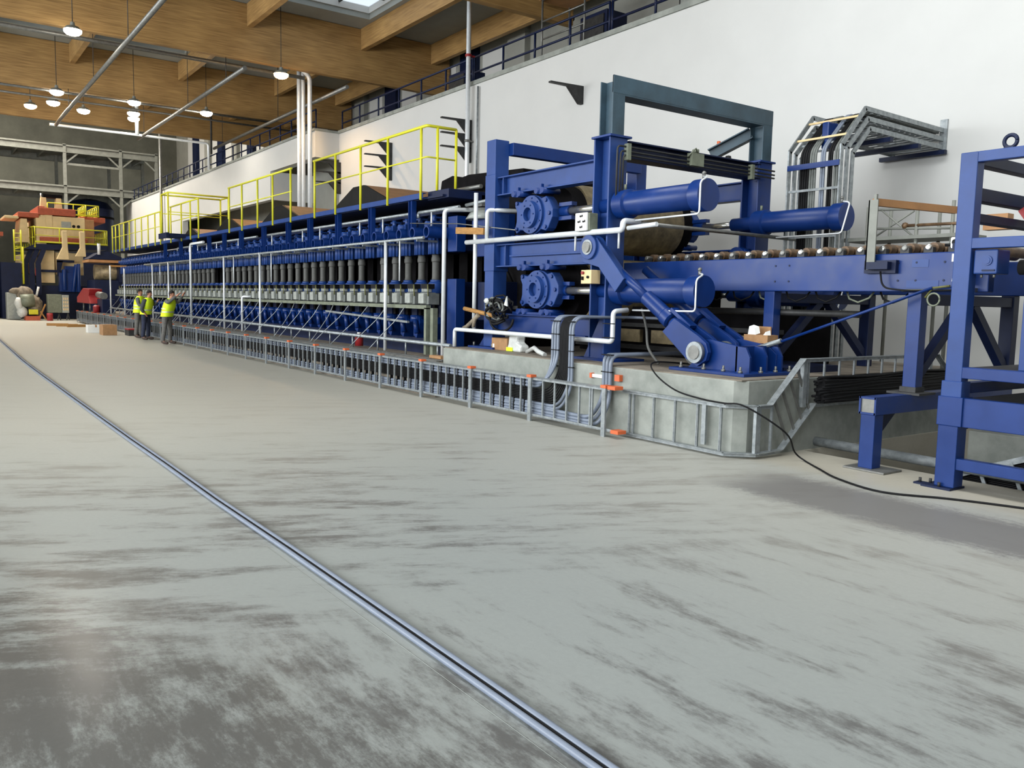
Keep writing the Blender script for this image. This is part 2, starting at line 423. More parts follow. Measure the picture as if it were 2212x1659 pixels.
# roof deck with two rooflight openings between the main beams
ZC = 11.95
sky = ((-29.6, -21.8, 10.5, 14.2), (-38.8, -31.6, 1.7, 5.6), (-38.8, -31.6, 5.9, 9.9))
ys = sorted({-18, 19} | {q for k in sky for q in k[2:]}); xs = sorted({-48, XB} | {q for k in sky for q in k[:2]})
m = MB()
for i in range(len(xs) - 1):
    for j in range(len(ys) - 1):
        cx, cy = (xs[i] + xs[i + 1]) / 2, (ys[j] + ys[j + 1]) / 2
        if any(k[0] < cx < k[1] and k[2] < cy < k[3] for k in sky): continue
        m.box(xs[i], xs[i + 1], ys[j], ys[j + 1], ZC, ZC + .25)
m.box(-76, -48, -18, 19, 18, 18.2)
struct(m.build('ceiling', 'deck', org=(-20, 0, ZC)))
for wi, k in enumerate(sky):
    m = MB(); m.box(k[0] - .1, k[1] + .1, k[2] - .1, k[3] + .1, 12.38, 12.41)
    w1 = struct(m.build('window_%d' % (wi + 1), 'pane' if wi == 0 else 'pane_grey'))
    m = MB()
    for x in (k[0], k[1]): m.box(x - .05, x + .05, k[2], k[3], ZC + .2, 12.4)
    for y in (k[2], k[3]): m.box(k[0], k[1], y - .05, y + .05, ZC + .2, 12.4)
    m.build('curb', 'wallwhite', w1)
    for i in range(1, 6):
        x = k[0] + (k[1] - k[0]) * i / 6; m = MB(); m.box(x - .04, x + .04, k[2], k[3], 12.28, 12.38); m.build('glazing_bar', 'darksteel', w1)
    for i in range(1, 3):
        y = k[2] + (k[3] - k[2]) * i / 3; m = MB(); m.box(k[0], k[1], y - .03, y + .03, 12.3, 12.37); m.build('glazing_bar', 'darksteel', w1)

# main glulam beams (across) and purlins (along)
BX = [(-20.55, 16.6, 'nearest deep timber roof beam, cut off by the top edge of the photo'), (-30.8, 18.4, 'deep timber roof beam with the warm round lamp under its right end'),
      (-40.4, 18.4, 'deep timber roof beam above the row of white round lamps'), (-47.6, 18.4, 'farthest timber roof beam in front of the dark end wall'),
      (-9.5, 18.4, 'deep timber roof beam above the near end of the hall')]
for i, (x, ye, lb) in enumerate(BX):
    m = MB(); m.box(x - .24, x + .02, -17.9, ye, 10.0, ZC - .01)
    tag(m.build('roof_beam', 'glulam', bevel=.015), lb, 'beam', 'glulam roof beams')
edges = [-47.5, -40.64, -40.38, -31.04, -30.78, -20.79, -20.53, -9.74]
bays = [(-20.79, -9.48), (-30.78, -20.79), (-40.38, -31.04), (-47.58, -40.64)]
bayn = ['nearest bay', 'bay with the rooflight', 'bay behind the warm lamp', 'farthest bay']
PY = [1.5, 5.75, 10.1, 14.5, 17.6]
pn = ['leftmost purlin', 'second purlin from the left', 'middle purlin', 'fourth purlin from the left', 'rightmost purlin']
for bi, (x0, x1) in enumerate(bays):
    for pi_, y in enumerate(PY):
        m = MB(); m.box(x0 + .02, x1 - .02, y - .1, y + .1, 11.15, ZC - .01)
        tag(m.build('roof_purlin', 'glulam'), 'timber roof %s in the %s' % (pn[pi_], bayn[bi]), 'purlin', 'timber roof purlins')
# ------------------------------------------------------------------ lamps
def lamp(x, y, z, lb, warm=False, power=420, top=10.0):
    t = thing('high_bay_lamp', lb, 'lamp', (x, y, z), 'high bay lamps')
    r = .26
    m = MB(); m.lathe((x, y, z), (0, 0, 1), [(0, r), (.02, r), (.10, r * .7), (.14, .07), (.24, .06), (.24, .0)], 24); m.build('reflector', 'mezzgrey', t)
    m = MB(); m.lathe((x, y, z - .03), (0, 0, 1), [(-.13, 0), (-.125, r * .4), (-.09, r * .75), (-.04, r * .95), (.028, r * 1.0)], 24); m.build('lens', 'lampwarm' if warm else 'lamp', t)
    m = MB(); m.cyl((x, y, z + .22), (x, y, top), .012, 8); m.build('hanger', 'darksteel', t)
    d = bpy.data.lights.new('lamp_beam', 'SPOT'); d.energy = power; d.spot_size = 2.5; d.spot_blend = .6; d.shadow_soft_size = .24
    d.color = (1, .66, .34) if warm else (1, .90, .76)
    o = bpy.data.objects.new('lamp_beam', d); COL.objects.link(o); o.parent = t; o.location = (0, 0, -.06)
LP = [(-29.9, 4.3, 9.7, 'large round white lamp at upper left, under the second roof beam'), (-39.3, 5.0, 9.7, 'round white lamp, upper one of the pair left of the diagonal pipe'),
      (-41.6, 5.15, 9.7, 'round white lamp, lower one of the pair left of the diagonal pipe'), (-44.6, 4.6, 10.0, 'small orange-tinted lamp, leftmost of the far row', 1),
      (-42.5, 6.45, 9.7, 'small round lamp alone between two lamp pairs'), (-39.2, 7.9, 9.7, 'round white lamp, upper one of the group above the short vertical pipe'),
      (-41.6, 8.35, 9.7, 'round white lamp, middle one of the group above the short vertical pipe'), (-43.6, 8.75, 9.85, 'round white lamp, lowest of the group above the short vertical pipe'),
      (-39.25, 10.9, 9.7, 'round white lamp, rightmost of the cool white lamps'), (-30.4, 11.1, 9.62, 'warm glowing lamp beside the tall vertical pipes', 1)]
for q in LP: lamp(*q[:4], warm=len(q) > 4, power=2600 if len(q) > 4 else 750, top=10.0 if q[0] in (-39.3, -39.25, -39.2, -29.9, -30.4) and False else 11.95)

# ------------------------------------------------------------------ pipes under the roof
def pipe(name, pts, r, mt, lb, cat='pipe', rad=.15, n=12, group=None):
    m = MB(); m.tube(fillet(pts, rad), r, n)
    o = m.build(name, mt); tag(o, lb, cat, group); return o
pz = 9.2
o = pipe('sprinkler_pipe', [(-43.9, 5.52, pz - .05), (-42.5, 5.52, pz), (-18, 5.52, pz)], .075, 'steel', 'long steel pipe under the roof running diagonally, leftmost of three')
for x in (-40, -34, -28, -22):
    m = MB(); m.cyl((x, 5.52, pz + .07), (x, 5.52, 10.02 if x in (-40,) else ZC), .012, 6); m.build('hanger', 'darksteel', o)
o = pipe('sprinkler_pipe', [(-45.4, 9.28, pz), (-28.8, 9.28, pz)], .075, 'steel', 'steel pipe under the roof with its end by the warm lamp, middle of three')
for x in (-44, -36, -30.9):
    m = MB(); m.cyl((x, 9.28, pz + .07), (x, 9.28, 10.02 if x == -30.9 else ZC), .012, 6); m.build('hanger', 'darksteel', o)
o = pipe('sprinkler_pipe', [(-45.5, 13.0, pz), (-28.9, 13.0, pz)], .07, 'steel', 'steel pipe under the roof passing behind the vertical pipes, rightmost of three')
for x in (-44, -36): 
    m = MB(); m.cyl((x, 13.0, pz + .07), (x, 13.0, ZC), .012, 6); m.build('hanger', 'darksteel', o)
pipe('cross_pipe', [(-44.2, 5.3, pz), (-44.2, 12.35, pz), (-44.2, 12.35, 7.9)], .06, 'pipewhite', 'pale cross pipe joining the far ends of the roof pipes')
pipe('drop_pipe', [(-44.15, 9.0, pz), (-44.15, 9.0, 10.3), (-44.15, 9.0, ZC)], .09, 'pipewhite', 'short white vertical pipe below the lowest lamp of the group')
pipe('drop_pipe', [(-44.2, 12.5, 8.7), (-44.2, 12.5, ZC)], .05, 'darksteel', 'dark vertical pipe in front of the gallery windows')
pipe('roof_main_pipe', [(-31.25, -6, 9.85), (-31.25, 12.3, 9.85)], .07, 'steel', 'horizontal steel pipe along the foot of the second roof beam')
pipe('roof_main_pipe', [(-39.6, -6, 9.75), (-39.6, 14, 9.75)], .05, 'steel', 'horizontal steel pipe in front of the third roof beam')
pipe('roof_main_pipe', [(-41.0, -6, 9.75), (-41.0, 17, 9.75)], .045, 'steel', 'thin dark horizontal pipe below the third roof beam')
pipe('roof_main_pipe', [(-22.5, 8, 11.0), (-22.5, 18.2, 11.0)], .06, 'darksteel', 'dark pipe crossing under the rooflight bay')
for i, (x, y, lb) in enumerate(((-32.15, 12.45, 'left'), (-31.85, 12.5, 'middle'), (-31.2, 12.5, 'right'))):
    pipe('riser_pipe', [(x, y, 0), (x, y, 9.9), (x, y - .6 if i == 2 else y, 10.4)], .085 if i != 1 else .075, 'pipewhite', 'tall shiny vertical pipe on the recess, %s one of three' % lb)
pipe('thin_riser', [(-32.6, 12.6, 0), (-32.6, 12.6, 8.3)], .025, 'steel', 'thin vertical conduit left of the three tall pipes')
o = pipe('wall_riser_pipe', [(-22.0, 13.8, 0), (-22.0, 13.8, ZC)], .07, 'pipewhite', 'tall vertical pipe on the white wall beside the left stack of brackets')
for z in (4.6, 6.4, 8.9):
    m = MB(); m.lathe((-22.0, 13.8, z), (0, 0, 1), [(0, .1), (.07, .1)], 14); m.box(-22.05, -21.95, 13.8, 14.0, z + .01, z + .05); m.build('clamp', 'red' if z > 8 else 'steel', o)
pipe('thin_riser', [(-21.65, 13.93, 5.0), (-21.65, 13.93, 8.0)], .03, 'galv', 'thin grey conduit on the white wall beside the tall vertical pipe')
pipe('gallery_corner_pipe', [(-56.3, 12.8, 0), (-56.3, 12.8, 12)], .09, 'steel', 'vertical steel pipe at the far end of the white wall')

# ------------------------------------------------------------------ gallery railing and windows
def gallery_rail(x0, x1, y, z, lb, step=1.45):
    t = thing('gallery_railing', lb, 'railing', ((x0 + x1) / 2, y, z), 'blue gallery railings')
    for zz, nm in ((.75, 'top_rail'), (.30, 'knee_rail')):
        m = MB(); m.cyl((x0, y, z + zz), (x1, y, z + zz), .032, 8); m.build(nm, 'navy', t)
    k = int((x1 - x0) / step)
    for i in range(k + 1):
        x = x0 + (x1 - x0) * i / k; m = MB(); m.cyl((x, y, z), (x, y, z + .75), .032, 8); m.box(x - .08, x + .08, y - .06, y + .06, z, z + .02); m.build('post', 'navy', t)
gx = [-31.9, -22.2, -16, -10, 2]
gn = ['left of the tall wall pipe', 'right of the tall wall pipe', 'above the single wall bracket', 'at the top right beside the white wall edge']
for i in range(4): gallery_rail(gx[i] + .05, gx[i + 1] - .05, 14.12, 8.22, 'blue railing on the gallery, section ' + gn[i])
gx = [-67, -56, -44, -32]
gn = ['at the far end of the white wall', 'beyond the steel corner pipe', 'left of the three tall vertical pipes']
for i in range(3): gallery_rail(gx[i] + .05, gx[i + 1] - .05, 13.1, 8.2, 'blue railing on the gallery, section ' + gn[i], 1.3)
# pale wall panels between dark pilasters behind the railing
for i in range(14):
    x = -72 + i * 3.35
    hh = 17.0 if x < -48.5 else 11.2
    m = MB(); m.box(x, x + 1.35, 18.5, 18.62, 8.3, hh)
    w = m.build('window_%d' % (i + 4), 'wallwhite'); struct(w)
    m = MB(); m.box(x + 1.9, x + 3.0, 18.35, 18.62, 8.2, 17.5 if x < -48.5 else ZC)
    struct(m.build('trim_%d' % (i + 1), 'greywall' if i % 2 else 'navy'))
# machine parts on the gallery
for i, (x, y, h, lb, mt) in enumerate(((-26.4, 16.5, 1.5, 'dark cabinet on the gallery left of the tall wall pipe', 'navy'), (-19.6, 17, 1.9, 'dark cabinet on the gallery behind the railing right of the tall pipe', 'navy'),
                                   (-14.6, 16, 1.4, 'dark pump cabinet on the gallery near the top edge', 'darksteel'))):
    t = thing('gallery_cabinet', lb, 'cabinet', (x, y, 8.22))
    m = MB(); m.box(x - .6, x + .6, y - .4, y + .4, 8.22, 8.22 + h); m.build('body', mt, t, bevel=.02)
    m = MB(); m.box(x - .5, x + .5, y - .44, y - .4, 8.35, 8.1 + h); m.build('door', 'grey' if i == 2 else 'darksteel', t)
t = thing('gallery_scaffold', 'tubular scaffold tower on the gallery behind the railing', 'scaffold', (-19.5, 15.6, 8.22))
for x in (-20.1, -18.2):
    for y in (15.1, 16.1):
        m = MB(); m.cyl((x, y, 8.22), (x, y, 10.6), .03, 8); m.build('upright', 'steel', t)
for z in (8.7, 9.2, 9.7, 10.3):
    m = MB(); m.cyl((-20.1, 15.1, z), (-18.2, 15.1, z), .025, 8); m.build('rung', 'steel', t)
m = MB(); m.box(-20.2, -18.1, 15.05, 16.15, 10.3, 10.36); m.build('platform', 'brown', t)

# ------------------------------------------------------------------ wall brackets
def bracket(x, z, lb):
    m = MB(); m.prism([(0, .05), (-.06, .05), (-1.05, .02), (-1.05, -.02), (-.5, -.02), (-.12, -.40), (0, -.40)], (x - .05, WY, z), (0, 1, 0), (0, 0, 1), (.1, 0, 0))
    t = m.build('wall_bracket', 'darksteel'); tag(t, lb, 'bracket', 'cable brackets on the white wall')
    return t
for x, zs, w in ((-22.12, (7.04, 6.62, 6.22), 'stack beside the tall wall pipe'), (-27.34, (7.08, 6.64, 6.22), 'stack behind the middle of the yellow railing'),
                 (-31.75, (6.92, 6.54, 6.14), 'stack left of the nearest yellow railing')):
    for z, k in zip(zs, ('top', 'middle', 'bottom')):
        bracket(x, z, 'dark triangular wall bracket, %s one of the %s' % (k, w))
bracket(-16.87, 7.05, 'dark triangular wall bracket alone high on the white wall left of the tall frame')

# ------------------------------------------------------------------ plinths
m = MB()
m.prism([(-12.3, 7.3), (-6.05, 7.3), (-5.94, 7.42), (-5.94, 12.2), (-12.3, 12.2)], (0, 0, -1.4), (1, 0, 0), (0, 1, 0), (0, 0, 2.25))
t = m.build('concrete_plinth', 'concrete', bevel=.012)
tag(t, 'pale grey concrete plinth with a cut corner under the blue drum frame', 'plinth')
m = MB(); m.box(-12.28, -5.96, 7.32, 12.1, .85, .862); m.build('dusty_top', 'concrete2', t)
m = MB(); m.box(-50.5, -12.31, 7.16, 12.1, 0, .6)
t = m.build('concrete_plinth', 'concrete2', bevel=.01)
tag(t, 'long low dusty concrete plinth under the row of press cylinders', 'plinth')
m = MB()
for y in (7.2, 7.3, 7.4): m.box(-50, -12.35, y, y + .05, .6, .63)
m.build('cover_strip', 'steel', t)

# ------------------------------------------------------------------ continuous press: one frame per pitch
press = thing('continuous_press', 'long blue continuous press with rows of upright cylinders', 'press', (-28.5, 9.4, .6))
PX0, PITCH, NU = -13.93, .541, 55
x = PX0
m = MB()
m.prism([(8.22, .6), (10.6, .6), (10.6, 3.3), (8.3, 3.3), (8.22, 3.2), (8.22, 2.62), (9.2, 2.6), (9.2, 2.02), (8.22, 2.0)], (x - .11, 0, 0), (0, 1, 0), (0, 0, 1), (.22, 0, 0))
u = m.build('frame_plate', 'navy', press)
Yc = 8.08
m = MB(); m.cyl((x, Yc, 2.52), (x, Yc, 2.84), .135, 16)
for k in range(6):
    a = PI + PI * (k + .5) / 6; m.cyl((x + .125 * math.cos(a), Yc + .125 * math.sin(a), 2.51), (x + .125 * math.cos(a), Yc + .125 * math.sin(a), 2.83), .03, 6)
m.build('upper_cylinder', 'bluelt', u)
m = MB(); m.lathe((x, Yc, 2.0), (0, 0, 1), [(0, .085), (.08, .07), (.36, .07), (.38, .085), (.44, .085), (.46, .075), (.53, .075)], 14); m.build('piston_sleeve', 'rod', u)
m = MB(); m.lathe((x, Yc, 1.78), (0, 0, 1), [(0, .14), (.18, .14), (.22, .1), (.25, .1)], 16); m.build('lower_cylinder', 'bluelt', u)
m = MB(); m.lathe((x + .25, 7.72, 2.9), (0, 1, 0), [(.3, 0), (.3, .085), (0, .085), (0, .112), (.62, .112), (.62, .0)], 18, False)
m.build('outrigger_tube', 'blue', u)
m = MB(); m.cyl((x + .25, 7.84, 2.9), (x + .25, 7.85, 2.9), .0845, 16); m.build('bore_shade', 'pit', u)  # dark disc standing in for the shade inside the open tube
m = MB(); m.box(x - .12, x + .1, 7.95, 8.22, 2.95, 3.12); m.cyl((x - .01, 7.86, 3.06), (x - .01, 8.1, 3.06), .06, 12); m.cyl((x - .01, 8.05, 3.1), (x - .01, 8.05, 3.24), .05, 10); m.box(x - .09, x + .07, 8.0, 8.16, 3.18, 3.21)
m.build('motor_block', 'bluelt', u)
m = MB(); m.box(x - .2, x + .12, 7.86, 8.1, 1.56, 1.79); m.build('valve_block', 'rodgrey', u, bevel=.008)
m = MB(); m.box(x - .17, x + .03, 7.80, 7.86, 1.58, 1.77); m.build('solenoid', 'grey', u, bevel=.006)
m = MB()
for k in range(4): m.box(x - .18 + k * .07, x - .135 + k * .07, 7.88, 7.95, 1.80, 1.86)
m.build('plug_row', 'grey', u)
m = MB(); m.box(x - .19, x + .11, 7.87, 8.0, 1.86, 1.95); m.build('terminal_block', 'black', u)
m = MB(); m.prism([(-.16, .05), (-.04, .0), (.1, .3), (.06, .42), (-.08, .42), (-.16, .25)], (x, 8.0, .9), (1, 0, 0), (0, 0, 1), (0, .22, 0)); m.cyl((x - .06, 7.88, 1.28), (x + .02, 8.1, 1.28), .07, 10); m.cyl((x + .06, 7.95, 1.0), (x - .02, 7.95, 1.3), .05, 10)
m.build('lower_link', 'blue', u)
m = MB(); m.tube([(x + .05, 7.9, 1.94), (x + .12, 7.84, 1.93), (x + .15, 7.83, 1.84), (x + .14, 7.84, 1.72)], .012, 6); m.build('earth_lead', 'hose', u)
m = MB(); m.box(x - .26, x - .16, 8.16, 8.22, .62, 1.9); m.build('web_plate', 'pit', u)
for i in range(1, NU):
    c = copy_tree(u, Vector((-PITCH * i, 0, 0)), None, press)
    for ch in list(c.children):
        if i in (5, 25, 26) and ch.name.startswith('piston_sleeve'): bpy.data.objects.remove(ch)
    if i > 41:
        for ch in list(c.children):
            if ch.name.startswith(('outrigger_tube', 'bore_shade')): bpy.data.objects.remove(ch)
m = MB(); m.box(-43.6, -13.4, 9.2, 9.3, 1.9, 2.7); m.build('hot_platen', 'pit', press)
m = MB(); m.box(-43.7, -13.4, 8.3, 10.6, 3.3, 3.36); m.build('cover_plate', 'navy', press)
m = MB(); m.box(-43.6, -13.6, 8.14, 8.3, .6, .9); m.build('base_beam', 'navy', press)
m = MB(); m.box(-13.62, -13.3, 8.15, 8.35, .6, 2.05); m.box(-13.62, -13.3, 8.15, 8.35, 2.55, 3.2); m.build('end_column', 'blue', press, bevel=.01)
# dark inlet head between the press and the drum frame
t = thing('inlet_head', 'dark machinery between the last press cylinder and the drum frame', 'machine', (-12.5, 9.4, .85))
m = MB(); m.box(-13.25, -11.95, 8.75, 10.4, .86, 3.3); m.build('housing', 'pit', t)
m = MB(); m.box(-13.0, -12.3, 8.35, 8.75, 2.45, 3.2); m.box(-12.95, -12.55, 8.25, 8.36, 2.85, 3.1); m.build('blue_casing', 'blue', t, bevel=.01)
m = MB(); m.box(-13.1, -12.2, 8.5, 8.8, 1.3, 2.0); m.build('lower_casing', 'navy', t, bevel=.01)
m = MB(); m.lathe((-12.75, 8.34, 3.1), (0, 0, 1), [(0, .3), (.12, .22), (.2, .05)], 12); m.build('dust_cap', 'grey', t)
for k in range(4):
    m = MB(); m.tube([(-12.9 + k * .22, 8.7, 1.95), (-12.95 + k * .2, 8.62, 2.2), (-12.85 + k * .2, 8.6, 2.45)], .03, 8); m.build('hose', 'black', t)
m = MB()
for k in range(5): m.box(-13.1, -12.05, 8.66, 8.75, 1.0 + .13 * k, 1.06 + .13 * k)
m.build('rail', 'darksteel', t)
# black belt return unit on top
t = thing('belt_return_unit', 'black machine housing on top of the press beside the end of the yellow railing', 'machine', (-13.6, 9.3, 3.36))
m = MB(); m.prism([(-15.0, 3.6), (-14.9, 4.04), (-14.5, 4.1), (-14.3, 4.02), (-13.9, 4.06), (-12.1, 3.98), (-12.0, 3.3), (-13.8, 3.3)], (0, 8.75, 0), (1, 0, 0), (0, 0, 1), (0, 1.7, 0)); m.build('housing', 'pit', t, bevel=.02)
m = MB(); m.cyl((-14.1, 8.6, 3.76), (-13.2, 8.6, 3.76), .04, 12); m.build('crossbar', 'steel', t)
m = MB(); m.box(-13.5, -13.2, 8.62, 8.75, 3.4, 3.6); m.build('junction_box', 'steel', t)

# inclined belt covers on top of the press
for x, w, h, lb in ((-18.35, 1.9, .66, 'brown ridged cover with black end on the press behind the nearest yellow railing'), (-23.6, 1.9, .62, 'brown ridged cover with black end under the second yellow railing'),
                    (-28.35, 1.8, .56, 'brown ridged cover with black end beside the yellow cage'), (-32.9, 1.6, .5, 'brown ridged cover with black end inside the yellow cage')):
    t = thing('belt_cover', lb, 'cover', (x, 9.3, 3.55), 'brown covers on top of the press')
    m = MB(); m.prism([(-w, 0), (w * 1.25, 0), (w * .25, h), (-.1, h)], (x, 8.45, 3.56), (1, 0, 0), (0, 0, 1), (0, .06, 0)); m.build('end_plate', 'black', t)
    m = MB(); m.prism([(-w, 0), (w * 1.25, 0), (w * .25, h), (-.1, h)], (x, 8.52, 3.56), (1, 0, 0), (0, 0, 1), (0, 1.9, 0)); m.build('sheet', 'brown', t)

# ------------------------------------------------------------------ walkway on the press
wk = thing('walkway_platform', 'blue walkway platform along the top of the press on blue brackets', 'platform', (-29, 8.2, 2.9))
m = MB(); m.channel((-44.3, 7.8, 3.58), (-13.9, 7.8, 3.58), .08, .1, .012, side=1); m.build('edge_beam', 'bluelt', wk)
m = MB(); m.box(-44.3, -13.3, 7.84, 9.0, 3.52, 3.56); m.build('deck', 'navy', wk)
m = MB(); m.box(-13.95, -13.2, 7.9, 8.9, 3.5, 3.66); m.build('end_deck', 'navy', wk, bevel=.01)
for x in (-14.4, -16.15, -17.85, -19.5, -20.95, -22.8, -24.75, -26.4, -28.05, -29.8, -31.6, -33.9):
    m = MB(); m.ibeam((x, 7.82, 2.86), (x, 7.82, 3.52), .1, .14, .012, (1, 0, 0)); m.build('support_bracket', 'blue', wk)
# raised crossover step with yellow cage
def railing(name, lb, xs, y, zb, zt, zm, ret=None, grp='yellow railings on the press'):
    t = thing(name, lb, 'railing', ((xs[0] + xs[-1]) / 2, y, zb), grp)
    m = MB(); pts = [(xs[-1] - .06, y, zt), (xs[0] + .06, y, zt)]
    mid = [(xs[-1], y, zm), (xs[0] + .06, y, zm)]
    if ret:
        pts = [(xs[-1] - .06, y, zt), (xs[0] + .22, y, zt), (xs[0] + .22, y + ret, zt)]; mid = [(xs[-1], y, zm), (xs[0] + .22, y, zm), (xs[0] + .22, y + ret, zm)]
    m.tube(fillet(pts, .05, 3), .028, 10); m.build('top_rail', 'yellow', t)
    m = MB(); m.tube(fillet(mid, .05, 3), .016, 8); m.build('mid_rail', 'yellow', t)
    P = [(x, y) for x in xs] + ([(xs[0] + .22, y + .22), (xs[0] + .22, y + ret)] if ret else [])
    for x, yy in P:
        m = MB(); m.cyl((x, yy, zb), (x, yy, zt), .026, 10); m.build('post', 'yellow', t)
    return t
railing('guard_railing', 'yellow railing nearest the drum frame, with a corner at its right end', [-13.95, -15.3, -16.55, -17.85, -19.05], 7.75, 3.5, 4.82, 4.26, .62)
railing('guard_railing', 'second yellow railing from the right, left of the tall vertical pipes', [-20.6, -21.9, -23.1, -24.45, -25.65], 7.75, 3.5, 4.82, 4.26)
railing('guard_railing', 'low yellow railing behind the raised yellow cage', [-29.0, -30.0, -31.2, -32.7], 7.75, 3.5, 4.80, 4.26)
railing('guard_railing', 'farthest yellow railing at the left end of the press', [-34.3, -35.2, -36.4, -37.6, -38.8, -40.0, -41.2, -42.2, -43.1, -43.9], 7.75, 3.5, 4.75, 4.2, None)
t = thing('crossover_cage', 'raised yellow guard cage on a blue step crossing over the walkway', 'railing', (-31.2, 8.2, 3.45))
mbuild_q = lambda nm, mt, fn: (lambda m: (fn(m), m.build(nm, mt, t)))(MB())
mbuild_q('step_deck', 'navy', lambda m: m.box(-31.7, -30.65, 7.15, 9.3, 3.60, 3.72))
mbuild_q('step_beam', 'navy', lambda m: m.box(-31.75, -30.6, 7.1, 7.18, 3.56, 3.74))
for x in (-31.66, -30.7):
    for y in (7.2, 9.25): mbuild_q('post', 'yellow', lambda m: m.cyl((x, y, 3.66), (x, y, 5.1), .03, 8))
    mbuild_q('top_rail', 'yellow', lambda m: m.cyl((x, 7.2, 5.1), (x, 9.25, 5.1), .03, 8))
    mbuild_q('mid_rail', 'yellow', lambda m: m.cyl((x, 7.2, 4.45), (x, 9.25, 4.45), .016, 8))
for y in (7.2, 9.25): mbuild_q('top_rail', 'yellow', lambda m: m.cyl((-31.66, y, 5.1), (-30.7, y, 5.1), .03, 8))

# ------------------------------------------------------------------ white pipework along the press front
PYF = 7.6
full = [(-12.82, 3.25, 'floor pipe standing at the right end of the press'), (-29.48, 3.3, 'tall white pipe with an elbow standing right of the workers')]
pipe('lubrication_pipe', [(-12.82, PYF, .63), (-12.82, PYF, 3.22), (-12.72, 8.6, 3.3)], .038, 'pipewhite', 'tall white upright pipe at the right end of the press', rad=.08)
pipe('lubrication_pipe', [(-29.48, PYF, .63), (-29.48, PYF, 3.32), (-27.9, PYF, 3.32)], .04, 'pipewhite', 'white upright pipe with an elbow at its top, right of the workers', rad=.12)
for i, (x, z1, r, lb) in enumerate(((-15.07, 2.78, .033, 'thick white upright pipe fifth press cylinder from the right'), (-22.51, 2.8, .03, 'thick white upright pipe in the middle of the press front'),
                                (-25.75, 2.8, .03, 'thick white upright pipe left of the middle of the press'), (-32.56, 2.8, .03, 'white upright pipe just above the right worker'),
                                (-35.1, 2.8, .03, 'white upright pipe above the two workers on the left'), (-40.55, 2.7, .03, 'white upright pipe near the far end of the press'),
                                (-43.85, 2.9, .035, 'white upright pipe at the far left end of the press'))):
    pipe('lubrication_pipe', [(x, PYF, .63), (x, PYF, z1)], r, 'pipewhite', lb)
for x, lb in ((-14.48, 'right of the fifth cylinder'), (-21.62, 'in the middle of the press'), (-24.8, 'left of the middle'), (-31.55, 'over the right worker'), (-33.85, 'between the workers')):
    pipe('thin_lubrication_pipe', [(x, PYF, 2.0), (x, PYF, 2.79)], .015, 'pipewhite', 'thin white upright pipe hanging from the long mid rail, ' + lb)
pipe('lubrication_pipe', [(-24.05, PYF, .63), (-24.05, PYF, 1.62), (-23.85, PYF + .2, 1.62)], .033, 'pipewhite', 'short white upright pipe ending at mid height of the press', rad=.08)
o = pipe('long_rail_pipe', [(-36.5, PYF, 2.78), (-13.55, PYF, 2.78)], .028, 'galv', 'long horizontal pipe along the upper cylinders of the press')
for k in range(30):
    x = -13.8 - k * .77; m = MB(); m.box(x - .012, x + .012, PYF - .01, PYF + .45, 2.72, 2.76); m.build('pipe_hook', 'galv', o)
o = pipe('long_rail_pipe', [(-44, PYF, .9), (-12.55, PYF, .86)], .035, 'galv', 'long horizontal pipe along the foot of the press')
for k in range(26):
    x = -13.0 - k * 1.2; m = MB(); m.cyl((x, PYF, .6), (x, PYF, .88), .018, 6); m.build('stand', 'galv', o)
for x0, x1, lb in ((-14.3, -12.82, 'short horizontal pipe above the right end cylinders'), (-22.9, -14.45, 'horizontal pipe under the nearest stretch of walkway'), (-32.4, -23.6, 'horizontal pipe under the middle stretch of walkway')):
    o = pipe('upper_rail_pipe', [(x0, 7.9, 3.2), (x0 + .0001, 7.9, 3.3), (x1, 7.9, 3.3)], .03, 'galv', 'grey ' + lb)
    for k in range(int((x1 - x0) / 1.1)):
        m = MB(); m.cyl((x0 + .5 + k * 1.1, 7.9, 2.97), (x0 + .5 + k * 1.1, 7.9, 3.28), .016, 8); m.build('dropper', 'pipewhite', o)
pipe('gantry_pipe', [(-12.75, 8.0, 3.33), (-11.98, 8.0, 3.36)], .03, 'galv', 'short grey pipe between the last upright pipe and the left frame post')
pipe('gantry_pipe', [(-12.0, 7.72, 1.18), (-12.0, 7.72, 3.45)], .035, 'pipewhite', 'white upright pipe in front of the left post of the drum frame')
pipe('gantry_pipe', [(-11.62, 7.7, 2.66), (-11.62, 7.7, 3.14), (-11.3, 8.3, 3.14)], .035, 'pipewhite', 'short white pipe with an elbow above the middle beam of the drum frame', rad=.07)
o = pipe('gantry_pipe', [(-12.25, 7.7, 2.64), (-8.36, 7.7, 2.64), (-8.36, 7.7, 2.76), (-8.36, 8.0, 2.76)], .04, 'pipewhite', 'long bright pipe across the middle beam of the drum frame', rad=.06)
for x in (-9.36, -8.45):
    m = MB(); m.cyl((x, 7.72, 2.4), (x, 7.72, 2.62), .016, 8); m.build('dropper', 'pipewhite', o)
pipe('gantry_pipe', [(-8.36, 7.95, 2.75), (-8.36, 11.5, 2.73)], .028, 'steel', 'grey pipe running back across the frame above the rollers')
pipe('gantry_pipe', [(-8.28, 7.72, 2.66), (-7.75, 7.72, 2.68)], .03, 'pipewhite', 'short bright pipe stub right of the socket box')
pipe('low_pipe', [(-12.26, 7.5, .87), (-12.26, 7.5, 1.165), (-8.27, 7.5, 1.16), (-8.27, 7.5, 1.56), (-8.27, 7.75, 1.58)], .033, 'pipewhite', 'white pipe with elbows low across the foot of the drum frame', rad=.06)
pipe('low_pipe', [(-8.25, 8.9, 1.6), (-5.6, 8.9, 1.6)], .04, 'darksteel', 'dark grey pipe behind the struts under the lower cylinder')
